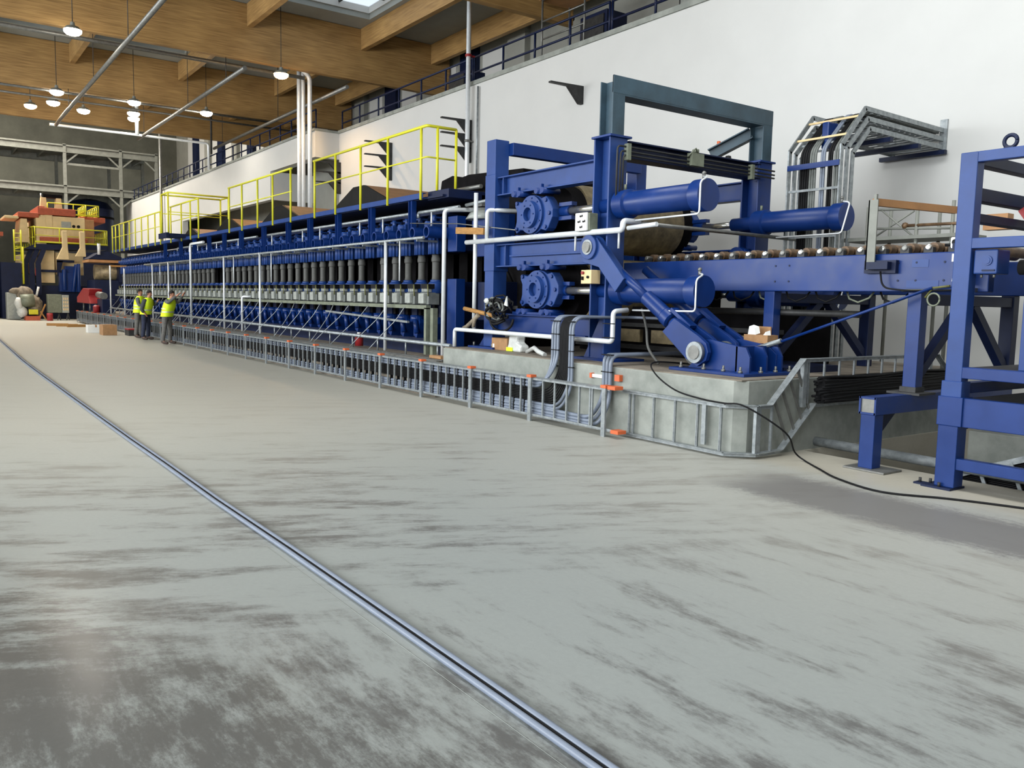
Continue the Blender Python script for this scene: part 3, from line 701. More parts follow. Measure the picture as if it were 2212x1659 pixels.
# cable channel and its droppers
ch = thing('cable_channel', 'olive cable channel along the valve blocks, turning down at its right end', 'channel', (-28, 7.78, .63))
m = MB(); m.box(-43.5, -13.68, 7.74, 7.84, 1.48, 1.55); m.build('trough', 'olive', ch)
m = MB(); m.box(-13.76, -13.68, 7.74, 7.84, .63, 1.5); m.box(-13.56, -13.46, 7.76, 7.86, .63, 1.5); m.build('down_leg', 'olive', ch)
m = MB(); m.bar((-18.3, 7.72, 1.34), (-14.3, 7.7, 1.22), .05, .04); m.build('loose_length', 'galv', ch)
for i in range(34):
    x = -14.4 - i * .84 - random.uniform(0, .3); dx = random.uniform(-.75, -.35) if random.random() < .75 else random.uniform(-.1, .15)
    pts = [Vector((x, 7.72, 1.5)), Vector((x + dx * .3, 7.62, 1.25)), Vector((x + dx * .75, 7.42, .95)), Vector((x + dx, 7.2, .66))]
    P = []
    for k in range(9):
        s_ = k / 8 * 3; j = min(2, int(s_)); P.append(pts[j].lerp(pts[j + 1], s_ - j))
    m = MB(); m.tube(P, .009, 6); tag(m.build('dropped_cable', 'galv'), 'thin grey cable hanging from the valve blocks down to the cable tray', 'cable', 'thin cables hanging on the press front')

# ------------------------------------------------------------------ drum frame
df = thing('drum_frame', 'big blue steel frame of posts and beams holding the two drums', 'frame', (-10.3, 9.4, .862))
def mbuild(name, mt, parent, fn, bevel=0.):
    m = MB(); fn(m); return m.build(name, mt, parent, bevel)
def box_post(m, x0, x1, y0, y1, z0, z1): m.box(x0, x1, y0, y1, z0, z1)
for y0, y1 in ((7.8, 8.07), (10.95, 11.2)):
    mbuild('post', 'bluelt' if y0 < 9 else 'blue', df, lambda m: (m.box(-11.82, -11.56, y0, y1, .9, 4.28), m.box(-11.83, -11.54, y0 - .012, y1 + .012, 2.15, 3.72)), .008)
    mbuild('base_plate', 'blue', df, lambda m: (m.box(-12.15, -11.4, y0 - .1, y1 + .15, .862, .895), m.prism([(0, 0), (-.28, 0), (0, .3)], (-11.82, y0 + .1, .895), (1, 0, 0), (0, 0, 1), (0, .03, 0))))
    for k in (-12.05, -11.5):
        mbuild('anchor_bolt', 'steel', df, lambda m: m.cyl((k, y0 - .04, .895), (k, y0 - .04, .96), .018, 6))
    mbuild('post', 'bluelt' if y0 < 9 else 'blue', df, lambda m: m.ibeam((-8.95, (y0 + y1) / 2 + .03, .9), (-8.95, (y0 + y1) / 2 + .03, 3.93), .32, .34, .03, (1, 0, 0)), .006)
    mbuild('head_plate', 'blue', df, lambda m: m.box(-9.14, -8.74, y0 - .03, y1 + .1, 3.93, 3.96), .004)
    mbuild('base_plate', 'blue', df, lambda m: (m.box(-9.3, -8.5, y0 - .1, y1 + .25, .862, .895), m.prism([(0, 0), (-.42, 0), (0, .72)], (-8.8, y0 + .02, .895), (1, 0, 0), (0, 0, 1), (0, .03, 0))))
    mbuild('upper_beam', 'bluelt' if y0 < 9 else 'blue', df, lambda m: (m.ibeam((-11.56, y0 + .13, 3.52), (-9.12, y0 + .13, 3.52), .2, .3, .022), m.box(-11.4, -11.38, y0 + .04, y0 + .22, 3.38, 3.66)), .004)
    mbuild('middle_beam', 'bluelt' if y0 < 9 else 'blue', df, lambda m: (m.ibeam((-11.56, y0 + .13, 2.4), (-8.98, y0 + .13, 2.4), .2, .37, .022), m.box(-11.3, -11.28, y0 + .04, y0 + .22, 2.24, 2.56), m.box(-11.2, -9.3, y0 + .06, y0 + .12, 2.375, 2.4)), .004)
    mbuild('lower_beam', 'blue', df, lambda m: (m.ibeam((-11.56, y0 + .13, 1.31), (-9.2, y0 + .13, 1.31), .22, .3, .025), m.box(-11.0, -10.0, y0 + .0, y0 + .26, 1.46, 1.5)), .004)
mbuild('cross_beam', 'blue', df, lambda m: m.box(-11.58, -11.44, 8.07, 10.95, 4.04, 4.24), .006)
mbuild('cross_beam', 'navy', df, lambda m: m.ibeam((-8.9, 8.15, 3.79), (-8.9, 10.98, 3.79), .26, .24, .022), .004)
mbuild('cross_beam', 'navy', df, lambda m: m.box(-11.7, -11.5, 8.07, 10.95, 1.2, 1.45), .006)
for y in (7.98, 11.1):
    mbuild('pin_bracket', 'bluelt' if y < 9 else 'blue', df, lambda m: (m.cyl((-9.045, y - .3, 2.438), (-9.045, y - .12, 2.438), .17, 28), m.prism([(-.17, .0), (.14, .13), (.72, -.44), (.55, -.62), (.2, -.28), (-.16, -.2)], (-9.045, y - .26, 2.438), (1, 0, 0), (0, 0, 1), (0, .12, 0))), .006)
    mbuild('pivot_pin', 'steel', df, lambda m: m.lathe((-9.045, y - .34, 2.438), (0, 1, 0), [(0, .075), (.06, .075)], 24))
    mbuild('pin_ring', 'galv', df, lambda m: m.lathe((-9.045, y - .315, 2.438), (0, 1, 0), [(0, .08), (0, .105), (.03, .105)], 24))
pl = thing('oil_line', 'thin dark hydraulic lines and a valve along the top cross beam of the drum frame', 'pipe', (-8.72, 9.4, 3.72))
for z in (3.80, 3.74, 3.69): mbuild('line', 'darksteel', pl, lambda m: m.tube(fillet([(-8.68, 7.85 + (3.8 - z), 3.0), (-8.68, 7.85 + (3.8 - z), z), (-8.68, 11.2, z)], .06), .014, 8))
mbuild('valve', 'olive', pl, lambda m: (m.box(-8.72, -8.62, 9.25, 9.5, 3.68, 3.86), m.cyl((-8.67, 9.37, 3.86), (-8.67, 9.37, 3.92), .05, 10), m.tube([(-8.67, 9.2, 3.8), (-8.6, 9.3, 3.92), (-8.67, 9.45, 3.8)], .012, 6)))
mbuild('clamp', 'olive', pl, lambda m: (m.box(-8.71, -8.63, 10.6, 10.66, 3.62, 3.84), m.box(-8.71, -8.63, 8.0, 8.06, 3.62, 3.84)))
# tall portal
po = thing('lifting_portal', 'tall dark teal inverted U portal standing on top of the drum frame', 'portal', (-8.95, 9.5, 3.96))
X0 = -8.79
mbuild('leg', 'teal', po, lambda m: (m.box(X0 - .02, X0, 7.84, 8.06, 3.96, 4.75), m.box(X0 - .27, X0 - .25, 7.84, 8.06, 3.96, 4.70), m.box(X0 - .25, X0 - .02, 7.94, 7.96, 3.96, 4.70)), .003)
mbuild('leg', 'teal', po, lambda m: (m.box(X0 - .02, X0, 11.02, 11.24, 3.96, 4.75), m.box(X0 - .27, X0 - .25, 11.02, 11.24, 3.96, 4.70), m.box(X0 - .25, X0 - .02, 11.12, 11.14, 3.96, 4.70)), .003)
mbuild('crosshead', 'teal', po, lambda m: (m.box(X0 - .02, X0 + .002, 7.84, 11.24, 4.52, 4.752), m.box(X0 - .27, X0, 8.06, 11.02, 4.50, 4.522)), .003)
mbuild('knee_brace', 'teal', po, lambda m: m.ibeam((-9.05, 11.05, 4.42), (-9.62, 10.75, 4.12), .16, .18, .02), .003)
mbuild('brace_foot', 'darksteel', po, lambda m: m.prism([(-.06, 0), (.06, 0), (.03, .12), (-.03, .12)], (-9.4, 10.9, 3.98), (1, 0, 0), (0, 0, 1), (0, .06, 0)))
mbuild('beacon', 'orange', po, lambda m: m.cyl((-9.5, 10.8, 4.26), (-9.5, 10.8, 4.33), .03, 10))

# ------------------------------------------------------------------ drums
def drum(z, lb, cx):
    t = thing('belt_drum', lb, 'drum', (cx, 9.5, z - .53))
    mbuild('shell', 'beige', t, lambda m: m.lathe((cx, 8.55, z), (0, 1, 0), [(0, .4), (0, .53), (2.1, .53), (2.1, .4)], 56))
    for y in (8.32, 10.66): mbuild('end_disc', 'pit', t, lambda m: m.lathe((cx, y, z), (0, 1, 0), [(0, .18), (0, .47), (.23, .5), (.23, .2)], 48))
    mbuild('shaft', 'darksteel', t, lambda m: m.cyl((cx, 7.95, z), (cx, 11.15, z), .14, 24))
    for yo, sg in ((7.8, 1), (11.15, -1)):
        out = [(-.44, .24), (-.30, .21), (-.21, .22), (-.13, .28), (0, .30), (.13, .28), (.22, .24), (.33, .26), (.40, .2), (.5, .06), (.5, -.06), (.40, -.22), (.34, -.26),
               (.22, -.23), (.13, -.28), (0, -.30), (-.13, -.28), (-.21, -.23), (-.31, -.22), (-.42, -.27), (-.46, -.2), (-.42, -.08), (-.42, .08), (-.47, .16)]
        h = mbuild('bearing_housing', 'bluelt', t, lambda m: m.prism(out, (cx, yo + .04 * sg, z), (1, 0, 0), (0, 0, 1), (0, .16 * sg, 0)), .012)
        mbuild('bearing_cover', 'bluelt', h, lambda m: m.lathe((cx, yo + .04 * sg, z), (0, -sg, 0), [(0, .29), (.04, .29), (.04, .21), (.08, .205), (.08, .2), (.10, .2), (.10, .105), (.02, .1), (.02, 0)], 48), .003)
        def bolts(m):
            for k in range(10):
                a = 2 * PI * k / 10 + .2; m.cyl((cx + .25 * math.cos(a), yo, z + .25 * math.sin(a)), (cx + .25 * math.cos(a), yo - .015 * sg, z + .25 * math.sin(a)), .014, 6)
            for k in range(6):
                a = 2 * PI * k / 6; m.cyl((cx + .15 * math.cos(a), yo - .06 * sg, z + .15 * math.sin(a)), (cx + .15 * math.cos(a), yo - .075 * sg, z + .15 * math.sin(a)), .012, 6)
            for bx, bz in ((-.4, .2), (-.4, -.2), (.34, .2), (.34, -.2), (.43, 0)): m.cyl((cx + bx, yo + .04 * sg, z + bz), (cx + bx, yo + .015 * sg, z + bz), .03, 8)
        mbuild('bolt_set', 'blue', h, bolts)
        for bz in (.345, -.345):
            for bx in (-.36, .24):
                def rl(m):
                    for q in (-.075, .075): m.cyl((cx + bx + q, yo - .03 * sg, z + bz), (cx + bx + q, yo + .3 * sg, z + bz), .045, 14)
                    m.box(cx + bx - .025, cx + bx + .025, yo, yo + .05 * sg, z + bz - .05, z + bz + (.1 if bz > 0 else .05))
                mbuild('guide_roller', 'blue', h, rl)
    return t
drum(3.0, 'upper large drum with a blue round bearing housing between the upper and middle beams', -10.57)
drum(1.85, 'lower large drum with a blue round bearing housing between the middle and lower beams', -10.38)

def cylinder(y, z, lb, near):
    t = thing('hydraulic_cylinder', lb, 'cylinder', (-8.0, y, z - .2))
    mbuild('rod', 'chrome', t, lambda m: m.cyl((-9.86, y, z), (-9.1, y, z), .055, 20))
    mbuild('clevis', 'blue', t, lambda m: (m.lathe((-10.02, y, z), (1, 0, 0), [(0, .08), (.2, .08), (.2, .058)], 20), m.box(-10.05, -9.75, y - .05, y + .05, z + .075, z + .13), m.box(-10.05, -9.75, y - .05, y + .05, z - .13, z - .075)))
    mbuild('barrel', 'blue', t, lambda m: m.lathe((-9.2, y, z), (1, 0, 0), [(0, .105), (.42, .11), (.46, .19), (.66, .2), (.68, .165), (1.88, .165)], 36))
    mbuild('end_cap', 'blue', t, lambda m: m.lathe((-7.36, y, z), (1, 0, 0), [(0, .165), (.02, .2), (.2, .2)], 40), .006)
    if near:
        mbuild('oil_pipe', 'pipewhite', t, lambda m: m.tube(fillet([(-7.23, y - .02, z + .22), (-7.1, y - .1, z + .2), (-7.1, y - .22, z + .14), (-7.1, y - .22, z - .25), (-8.2, y - .22, z - .26)], .05), .012, 8))
    else:
        mbuild('oil_pipe', 'pipewhite', t, lambda m: m.tube(fillet([(-7.23, y, z + .22), (-7.12, y, z + .2), (-7.1, y - .2, z - .25), (-8.2, y - .2, z - .26)], .05), .012, 8))
    mbuild('bleed_valve', 'steel', t, lambda m: (m.cyl((-7.25, y, z + .19), (-7.25, y, z + .27), .02, 8), m.ball((-7.25, y, z + .27), .028, 8)))
    mbuild('grease_nipple', 'olive', t, lambda m: m.cyl((-8.66, y, z + .19), (-8.66, y, z + .27), .02, 8))
cylinder(8.0, 3.02, 'near upper blue hydraulic cylinder beside the two-socket box', True)
cylinder(8.0, 1.84, 'near lower blue hydraulic cylinder crossed by the slanted strut', True)
cylinder(10.9, 2.97, 'far upper blue hydraulic cylinder behind the rollers', False)
cylinder(10.9, 1.84, 'far lower blue hydraulic cylinder, mostly hidden under the conveyor', False)

# struts and their anchor
def strut(y, lb):
    A = Vector((-9.045, y, 2.438)); B = Vector((-6.96, y, 1.10)); d = (B - A).normalized(); L = (B - A).length
    n = Vector((0, 0, 1)).cross(Vector((0, 1, 0))); up = Vector((-d.z, 0, d.x)); up = up if up.z > 0 else -up
    t = thing('adjustable_strut', lb, 'strut', tuple(B), 'slanted struts')
    P = lambda s_: A + d * s_
    mbuild('upper_rod', 'blue', t, lambda m: m.cyl(P(.55), P(1.28), .06, 20))
    mbuild('sleeve', 'blue', t, lambda m: m.lathe(P(1.24), d, [(0, .075), (.03, .1), (.42, .1), (.44, .115), (.56, .115), (.58, .08)], 24))
    mbuild('lower_rod', 'darksteel', t, lambda m: m.cyl(P(1.8), P(1.95), .06, 16))
    mbuild('fork', 'blue', t, lambda m: (m.lathe(P(1.85), d, [(0, .09), (.05, .1), (.5, .1)], 20), m.prism([(-.55, .12), (-.1, .17), (.05, .17), (.14, .1), (.17, 0), (.1, -.14), (-.1, -.17), (-.62, -.13)], B + Vector((0, -.13, 0)), d, up, (0, .06, 0)),
                                  m.prism([(-.55, .12), (-.1, .17), (.05, .17), (.14, .1), (.17, 0), (.1, -.14), (-.1, -.17), (-.62, -.13)], B + Vector((0, .07, 0)), d, up, (0, .06, 0)), m.bar(P(1.75) + up * .14, P(2.15) + up * .14, .12, .05, up)), .004)
    mbuild('pin', 'steel', t, lambda m: m.lathe(B + Vector((0, -.2, 0)), (0, 1, 0), [(0, .085), (.40, .085)], 28))
    mbuild('pin_ring', 'galv', t, lambda m: m.lathe(B + Vector((0, -.185, 0)), (0, 1, 0), [(0, .09), (0, .13), (.05, .13)], 28))
strut(7.82, 'near slanted blue strut running down to the anchor on the plinth corner')
strut(8.36, 'far slanted blue strut, half hidden behind the near strut')
an = thing('strut_anchor', 'blue welded anchor bracket bolted to the plinth corner with two strut forks pinned to it', 'anchor', (-6.75, 8.1, .862))
mbuild('base_plate', 'blue', an, lambda m: m.box(-7.35, -6.18, 7.62, 8.55, .862, .9), .006)
mbuild('base_frame', 'navy', an, lambda m: m.box(-7.4, -6.3, 8.5, 9.6, .862, .94))
for y in (7.80, 8.34): mbuild('cheek', 'blue', an, lambda m: m.prism([(-7.2, .9), (-7.08, 1.0), (-7.12, 1.12), (-7.0, 1.25), (-6.86, 1.26), (-6.42, 1.2), (-6.3, 1.1), (-6.3, .9)], (0, y, 0), (1, 0, 0), (0, 0, 1), (0, .04, 0)), .004)
mbuild('end_wall', 'blue', an, lambda m: m.box(-6.46, -6.42, 7.8, 8.38, .9, 1.2))
for y in (7.78, 8.08, 8.36): mbuild('gusset', 'blue', an, lambda m: m.prism([(-6.42, .9), (-6.42, 1.2), (-6.3, 1.19), (-6.24, 1.08), (-6.24, .9)], (0, y, 0), (1, 0, 0), (0, 0, 1), (0, .03, 0)))
for x, y in ((-7.2, 7.68), (-6.85, 7.7), (-6.55, 7.7), (-6.3, 7.7), (-6.21, 7.95), (-6.21, 8.22), (-6.21, 8.48)):
    mbuild('anchor_bolt', 'steel', an, lambda m: (m.cyl((x, y, .9), (x, y, .97), .014, 8), m.cyl((x, y, .9), (x, y, .925), .028, 6)))
# electrical boxes on the frame
t = thing('socket_box', 'white square junction box with four small marks hung on the right frame post', 'box', (-9.08, 7.72, 2.66))
mbuild('cover', 'white', t, lambda m: m.box(-9.24, -8.99, 7.60, 7.64, 2.66, 2.91), .012)
mbuild('body', 'olive', t, lambda m: m.box(-9.23, -8.97, 7.64, 7.79, 2.665, 2.905), .006)
for dx, dz in ((0, .075), (-.045, 0), (.06, 0), (0, -.075)): mbuild('button', 'black', t, lambda m: (m.cyl((-9.115 + dx, 7.602, 2.785 + dz), (-9.115 + dx, 7.590, 2.785 + dz), .014, 10), m.box(-9.09 + dx, -9.075 + dx, 7.592, 7.6, 2.775 + dz, 2.805 + dz)))
t = thing('switch_box', 'small beige switch box with a red button low on the right frame post', 'box', (-9.02, 7.72, 1.93))
mbuild('body', 'cream', t, lambda m: (m.box(-9.12, -9.02, 7.64, 7.79, 1.93, 2.12), m.box(-9.0, -8.88, 7.62, 7.79, 1.93, 2.12)), .006)
mbuild('button', 'red', t, lambda m: m.cyl((-9.07, 7.64, 2.08), (-9.07, 7.61, 2.08), .022, 12))
mbuild('toggle', 'black', t, lambda m: (m.box(-9.08, -9.06, 7.61, 7.64, 1.98, 2.03), m.cyl((-8.94, 7.62, 2.02), (-8.94, 7.6, 2.02), .02, 10)))
# sensor wire and timber wedged by the posts
t = thing('timber_plank', 'yellow-brown timber batten sticking out left of the drum frame', 'plank', (-12.2, 7.7, 2.75)); 
mbuild('batten', 'wood', t, lambda m: m.bar((-12.6, 7.72, 2.86), (-11.7, 7.70, 2.80), .05, .11))
t = pipe('guy_wire', [(-14.4, 7.78, 3.1), (-12.6, 7.76, 2.98), (-10.9, 7.76, 2.78)], .009, 'steel', 'thin wire stretched from the walkway bracket to the upper bearing housing', 'wire', .02)
t = thing('timber_pole', 'pale round timber pole with cloth rags leaning by the foot of the left frame post', 'pole', (-12.0, 7.66, 1.4))
mbuild('pole', 'wood', t, lambda m: m.cyl((-12.15, 7.62, 1.52), (-11.35, 7.68, 1.42), .035, 12))
mbuild('rag', 'junk', t, lambda m: (m.tube([(-11.7, 7.62, 1.42), (-11.85, 7.6, 1.32), (-12.0, 7.58, 1.22), (-12.1, 7.58, 1.19)], .035, 8), m.tube([(-11.72, 7.62, 1.44), (-11.78, 7.6, 1.36), (-11.8, 7.58, 1.22)], .03, 8)))
t = thing('hose_coil', 'tangled heap of black hoses hanging beside the lower bearing housing', 'hose', (-11.2, 7.66, 1.2))
for k in range(14):
    cx, cz, rr = -11.25 + random.uniform(-.18, .2), 1.55 + random.uniform(-.12, .08), random.uniform(.1, .22)
    P = [(cx + rr * 1.3 * math.cos(a) , 7.68 + random.uniform(-.05, .05), cz + rr * .75 * math.sin(a)) for a in [j * PI / 6 for j in range(random.randint(8, 13))]]
    mbuild('hose', 'black' if k % 6 else 'rodgrey', t, lambda m: m.tube(P, random.uniform(.014, .024), 8))
mbuild('hose', 'black', t, lambda m: m.tube([(-11.1 + .33 * math.cos(a), 7.66, 1.38 + .2 * math.sin(a)) for a in [PI + j * PI / 10 for j in range(11)]], .02, 8))
mbuild('wrap', 'film', t, lambda m: (m.ball((-11.5, 7.64, 1.66), .06, 8, (1.2, .6, .8)), m.prism([(0, 0), (.09, -.02), (.07, .14)], (-10.95, 7.6, 1.6), (1, 0, 0), (0, 0, 1), (0, .02, 0))))

# things lying on the plinth
t = thing('cardboard_box', 'brown cardboard carton on the plinth below the white pipe', 'box', (-11.25, 7.9, .862))
mbuild('carton', 'card', t, lambda m: m.box(-11.5, -11.05, 7.75, 8.05, .862, 1.06), .008)
mbuild('label', 'white', t, lambda m: m.box(-11.46, -11.41, 7.746, 7.75, .9, .96))
def blob(m, c, r, sq, seed, n=16):
    random.seed(seed); b = MB(); b.ball((0, 0, 0), r, n, sq)
    for v in b.v: v *= 1 + random.uniform(-.14, .12)
    m.add([v + Vector(c) for v in b.v], b.f, True)
t = thing('plastic_bag', 'crumpled white plastic bag with a yellow patch beside the carton on the plinth', 'bag', (-10.8, 7.8, .862))
mbuild('sack', 'film', t, lambda m: m.prism([(-.2, 0), (.2, 0), (.22, .1), (.1, .16), (.12, .26), (-.12, .26), (-.14, .12)], (-10.82, 7.7, .862), (1, 0, 0), (0, 0, 1), (.02, .16, 0)), .03)
mbuild('patch', 'hivis', t, lambda m: m.box(-10.98, -10.82, 7.685, 7.7, .87, .93))
t = thing('plastic_sheet', 'crumpled grey plastic sheeting on the plinth left of the cable riser', 'sheet', (-10.1, 7.85, .862))
mbuild('sheeting', 'film', t, lambda m: m.tube([(-10.5, 7.75, .88), (-10.25, 7.7, .96), (-10.05, 7.62, .92), (-9.85, 7.6, .88)], .035, 8))
t = thing('timber_block', 'short timber block on the plinth left of the white frame base', 'block', (-12.75, 7.62, .62)); mbuild('block', 'card', t, lambda m: m.box(-12.95, -12.55, 7.4, 7.55, .6, .68))
t = thing('red_can', 'small red can under the valve blocks behind the foot pipe', 'can', (-16.6, 7.75, .63))
mbuild('can', 'red', t, lambda m: m.lathe((-16.6, 7.75, .63), (0, 0, 1), [(0, .09), (.2, .09), (.24, .05), (.26, .05)], 16)); mbuild('cap', 'white', t, lambda m: m.cyl((-16.6, 7.75, .89), (-16.6, 7.75, .92), .04, 10))
t = thing('cardboard_box', 'small opened carton with white packing lying on the strut anchor', 'box', (-6.62, 8.2, 1.26))
mbuild('carton', 'card', t, lambda m: (m.box(-6.86, -6.5, 8.42, 8.62, 1.22, 1.32), m.box(-6.86, -6.6, 8.6, 8.62, 1.32, 1.42))); mbuild('packing', 'white', t, lambda m: (m.prism([(0, 0), (.12, .02), (.1, .1), (.02, .12)], (-6.82, 8.44, 1.3), (1, 0, 0), (0, 0, 1), (.03, .05, .02)), m.prism([(0, 0), (.06, .0), (.05, .06)], (-6.6, 8.44, 1.3), (1, 0, 0), (0, 0, 1), (.03, .05, .02))))
random.seed(11)

# ------------------------------------------------------------------ cable tray along the plinth
tr = thing('cable_tray', 'long galvanised ladder cable tray standing on edge along the foot of the press', 'cable tray', (-28, 7.0, 0))
mbuild('top_rail', 'galv', tr, lambda m: (m.box(-50.2, -7.72, 6.985, 7.10, .608, .616), m.box(-50.2, -7.72, 6.985, 6.99, .58, .612)))
mbuild('bottom_rail', 'galv', tr, lambda m: (m.box(-50.2, -7.62, 6.985, 7.10, .070, .078), m.box(-50.2, -7.62, 6.985, 6.99, .075, .105)))
posts = [-7.8 - 1.555 * i for i in range(28)]
for x in posts:
    mbuild('post', 'galv', tr, lambda m: m.box(x - .035, x + .035, 6.955, 6.982, 0, .62))
    mbuild('end_cap', 'orange', tr, lambda m: m.box(x - .05, x + .05, 6.94, 7.04, .612, .65), .004)
rx = [-7.8 - 1.555 * i - .259 * k for i in range(27) for k in range(1, 6)]
rx = [-8.1] + rx
for x in rx[:100]: mbuild('rung', 'galv', tr, lambda m: m.box(x - .012, x + .012, 6.99, 7.012, .1, .6))
m = MB()
for x in rx[100:]: m.box(x - .012, x + .012, 6.99, 7.012, .1, .6)
m.build('rung', 'galv', tr)['kind'] = 'stuff'
mbuild('end_cap', 'orange', tr, lambda m: (m.box(-7.74, -7.6, 6.96, 7.1, .60, .645), m.box(-7.66, -7.52, 6.96, 7.1, .06, .105)), .004)

def bundle(name, lb, zs, r, mt, ends, xl=-50, ties=True, top=1.47, yv=7.24, yin=8.4, yt=7.055, br=.2, run=None):
    t = thing(name, lb, 'cable bundle', (-28, yt, min(zs) - r))
    for z, xe in zip(zs, ends):
        P = [(xl, yt, z), (xe, yt, z), (xe, yt + (yv - yt), z + .28), (xe, yv, z + .6), (xe, yv, top - .0), (xe, yin, top)]
        if run: P.append((xe + run, yin, top))
        mbuild('cable', mt, t, lambda m: m.tube(fillet(P, br, 7), r, 10))
    if ties:
        for x in [-8.24] * 0 + rx[6:]:
            if x < -33: break
            mbuild('cable_tie', 'black', t, lambda m: m.box(x + .04, x + .056, yt - r - .008, yt + r, min(zs) - r - .006, max(zs) + r + .006))
        for zz in (.78, 1.0, 1.22, 1.4):
            mbuild('cable_tie', 'black', t, lambda m: m.box(min(ends) - r - .005, max(ends) + r + .005, yv - r - .005, yv + r, zz, zz + .012))
    return t
bundle('cable_bundle', 'upper bundle of three grey cables in the tray, turning up over the plinth', (.575, .53, .485), .023, 'conduit', (-9.09, -9.15, -9.21))
bundle('cable_bundle', 'middle bundle of thin black cables in the tray, turning up between the grey ones', tuple(.45 - .024 * k for k in range(8)), .0118, 'black', tuple(-9.04 + .024 * k for k in range(8)), ties=False, yt=7.06)
bundle('cable_bundle', 'pair of grey cables curving up right of the black cables', (.25, .215), .021, 'conduit', (-8.83, -8.775), xl=-13, run=1.2)
bundle('cable_bundle', 'bottom bundle of three thick grey cables in the tray, turning up at its right end', (.19, .145, .105), .026, 'conduit', (-8.12, -8.06, -8.0), top=1.0, yv=7.24, yin=8.9, br=.28)
t = thing('terminal_clip', 'orange and white clip strip on the plinth beside the right hand cable riser', 'clip', (-8.3, 7.28, .68))
mbuild('strip', 'white', t, lambda m: m.box(-8.38, -8.17, 7.26, 7.3, .69, .735)); mbuild('end_stop', 'orange', t, lambda m: m.box(-8.42, -8.38, 7.25, 7.3, .68, .745)); mbuild('end_stop', 'orange', t, lambda m: m.box(-7.92, -7.83, 7.24, 7.3, .68, .76))

# second tray: along the plinth corner, up and over the pit
t2 = thing('cable_tray', 'galvanised cable tray wrapping the plinth corner and rising in a ramp over the pit', 'cable tray', (-6.0, 7.5, .03))
lo = [(-7.75, 7.22, .055), (-6.08, 7.22, .055), (-5.83, 7.45, .06), (-5.83, 7.87, .07), (-5.83, 8.44, .56), (-5.83, 11.3, .56)]
hi = [(-7.75, 7.22, .59), (-6.08, 7.22, .59), (-5.83, 7.45, .59), (-5.83, 7.65, .59), (-5.83, 8.21, 1.085), (-5.83, 11.1, 1.085), (-5.83, 11.4, .86)]
for nm, P in (('bottom_rail', lo), ('top_rail', hi)):
    def rail(m):
        for a, b in zip(P, P[1:]):
            a, b = Vector(a), Vector(b); d = (b - a).normalized()
            up = Vector((0, 0, 1)); m.bar(a - d * .004, b + d * .004, .085, .008, up); m.bar(a + Vector((0, 0, -.02)), b + Vector((0, 0, -.02)), .006, .04, up)
    mbuild(nm, 'galv', t2, rail)
for x in (-7.62, -7.55, -7.2, -6.85, -6.5, -6.16): mbuild('rung', 'galv', t2, lambda m: (m.box(x - .012, x + .0, 7.225, 7.25, .06, .58), m.box(x + .006, x + .016, 7.225, 7.25, .06, .58)))
mbuild('rung', 'galv', t2, lambda m: m.box(-6.42, -6.36, 7.215, 7.245, .1, .59))
mbuild('rung', 'galv', t2, lambda m: m.box(-5.86, -5.82, 7.42, 7.5, .06, .58)); mbuild('rung', 'galv', t2, lambda m: m.box(-5.86, -5.83, 7.7, 7.72, .06, .62))
for k in range(4):
    s_ = (k + .6) / 4.4; mbuild('rung', 'steel', t2, lambda m: m.bar((-5.84, 7.87 + .57 * s_ + .06, .07 + .49 * s_), (-5.84, 7.65 + .56 * s_ - .0, .59 + .5 * s_), .03, .018, (1, 0, 0)))
mbuild('post', 'galv', t2, lambda m: m.box(-5.87, -5.82, 8.22, 8.29, .53, 1.07)); mbuild('post', 'galv', t2, lambda m: m.box(-5.87, -5.83, 10.95, 11.02, .5, 1.07))
for k in range(9): mbuild('rung', 'galv', t2, lambda m: m.box(-5.85, -5.83, 8.33 + .3 * k - .01, 8.33 + .3 * k + .012, .57, 1.075))
t = thing('cable_bundle', 'thick sagging bundle of black cables lying in the raised tray over the pit', 'cable bundle', (-5.78, 9.7, .56))
for k in range(26):
    z = .59 + .011 * k; y0 = 8.35 + random.uniform(0, .12); w = random.uniform(0, 6)
    P = [(-5.75 + .05 * math.sin(k * 2.1), y0 + j * .28, z + .012 * math.sin(j * .9 + w) + .02 * (j / 10)) for j in range(11)]
    P += [(-5.7, 11.35, z - .06), (-5.55, 11.5, z - .3 - .2)]
    mbuild('cable', 'black', t, lambda m: m.tube(P, .016, 6))
mbuild('core', 'black', t, lambda m: m.box(-5.81, -5.70, 8.45, 11.2, .575, .83))
# pit contents
pipe('pit_pipe', [(-5.88, 8.6, .1), (-.8, 8.6, .06)], .055, 'galv', 'shiny steel pipe across the pit behind the blue leg')
t = thing('cable_tray', 'galvanised ladder tray with dark cables sloping up out of the pit behind the right frame', 'cable tray', (-3.2, 9.0, -.9))
P0, P1 = Vector((-5.0, 8.75, -.55)), Vector((-2.4, 8.75, .55))
dd = (P1 - P0).normalized(); up = Vector((-dd.z, 0, dd.x))
for s_ in (0, .42): mbuild('rail', 'galv', t, lambda m: m.bar(P0 + up * (.21 - s_), P1 + up * (.21 - s_), .012, .06, up))
for k in range(9):
    c = P0.lerp(P1, (k + .5) / 9); mbuild('rung', 'galv', t, lambda m: m.bar(c - up * .2, c + up * .2, .035, .02, (0, 1, 0)))
for k in range(18):
    o_ = -.17 + .02 * k; mbuild('cable', 'black', t, lambda m: m.tube([P0 + up * o_ + Vector((0, .03, 0)), P0.lerp(P1, .5) + up * (o_ + .01) + Vector((0, .05, 0)), P1 + up * (o_ - .02) + Vector((0, .03, 0))], .012, 6))
mbuild('upright', 'galv', t, lambda m: m.box(-3.36, -3.29, 8.68, 8.71, -.6, .5)); 
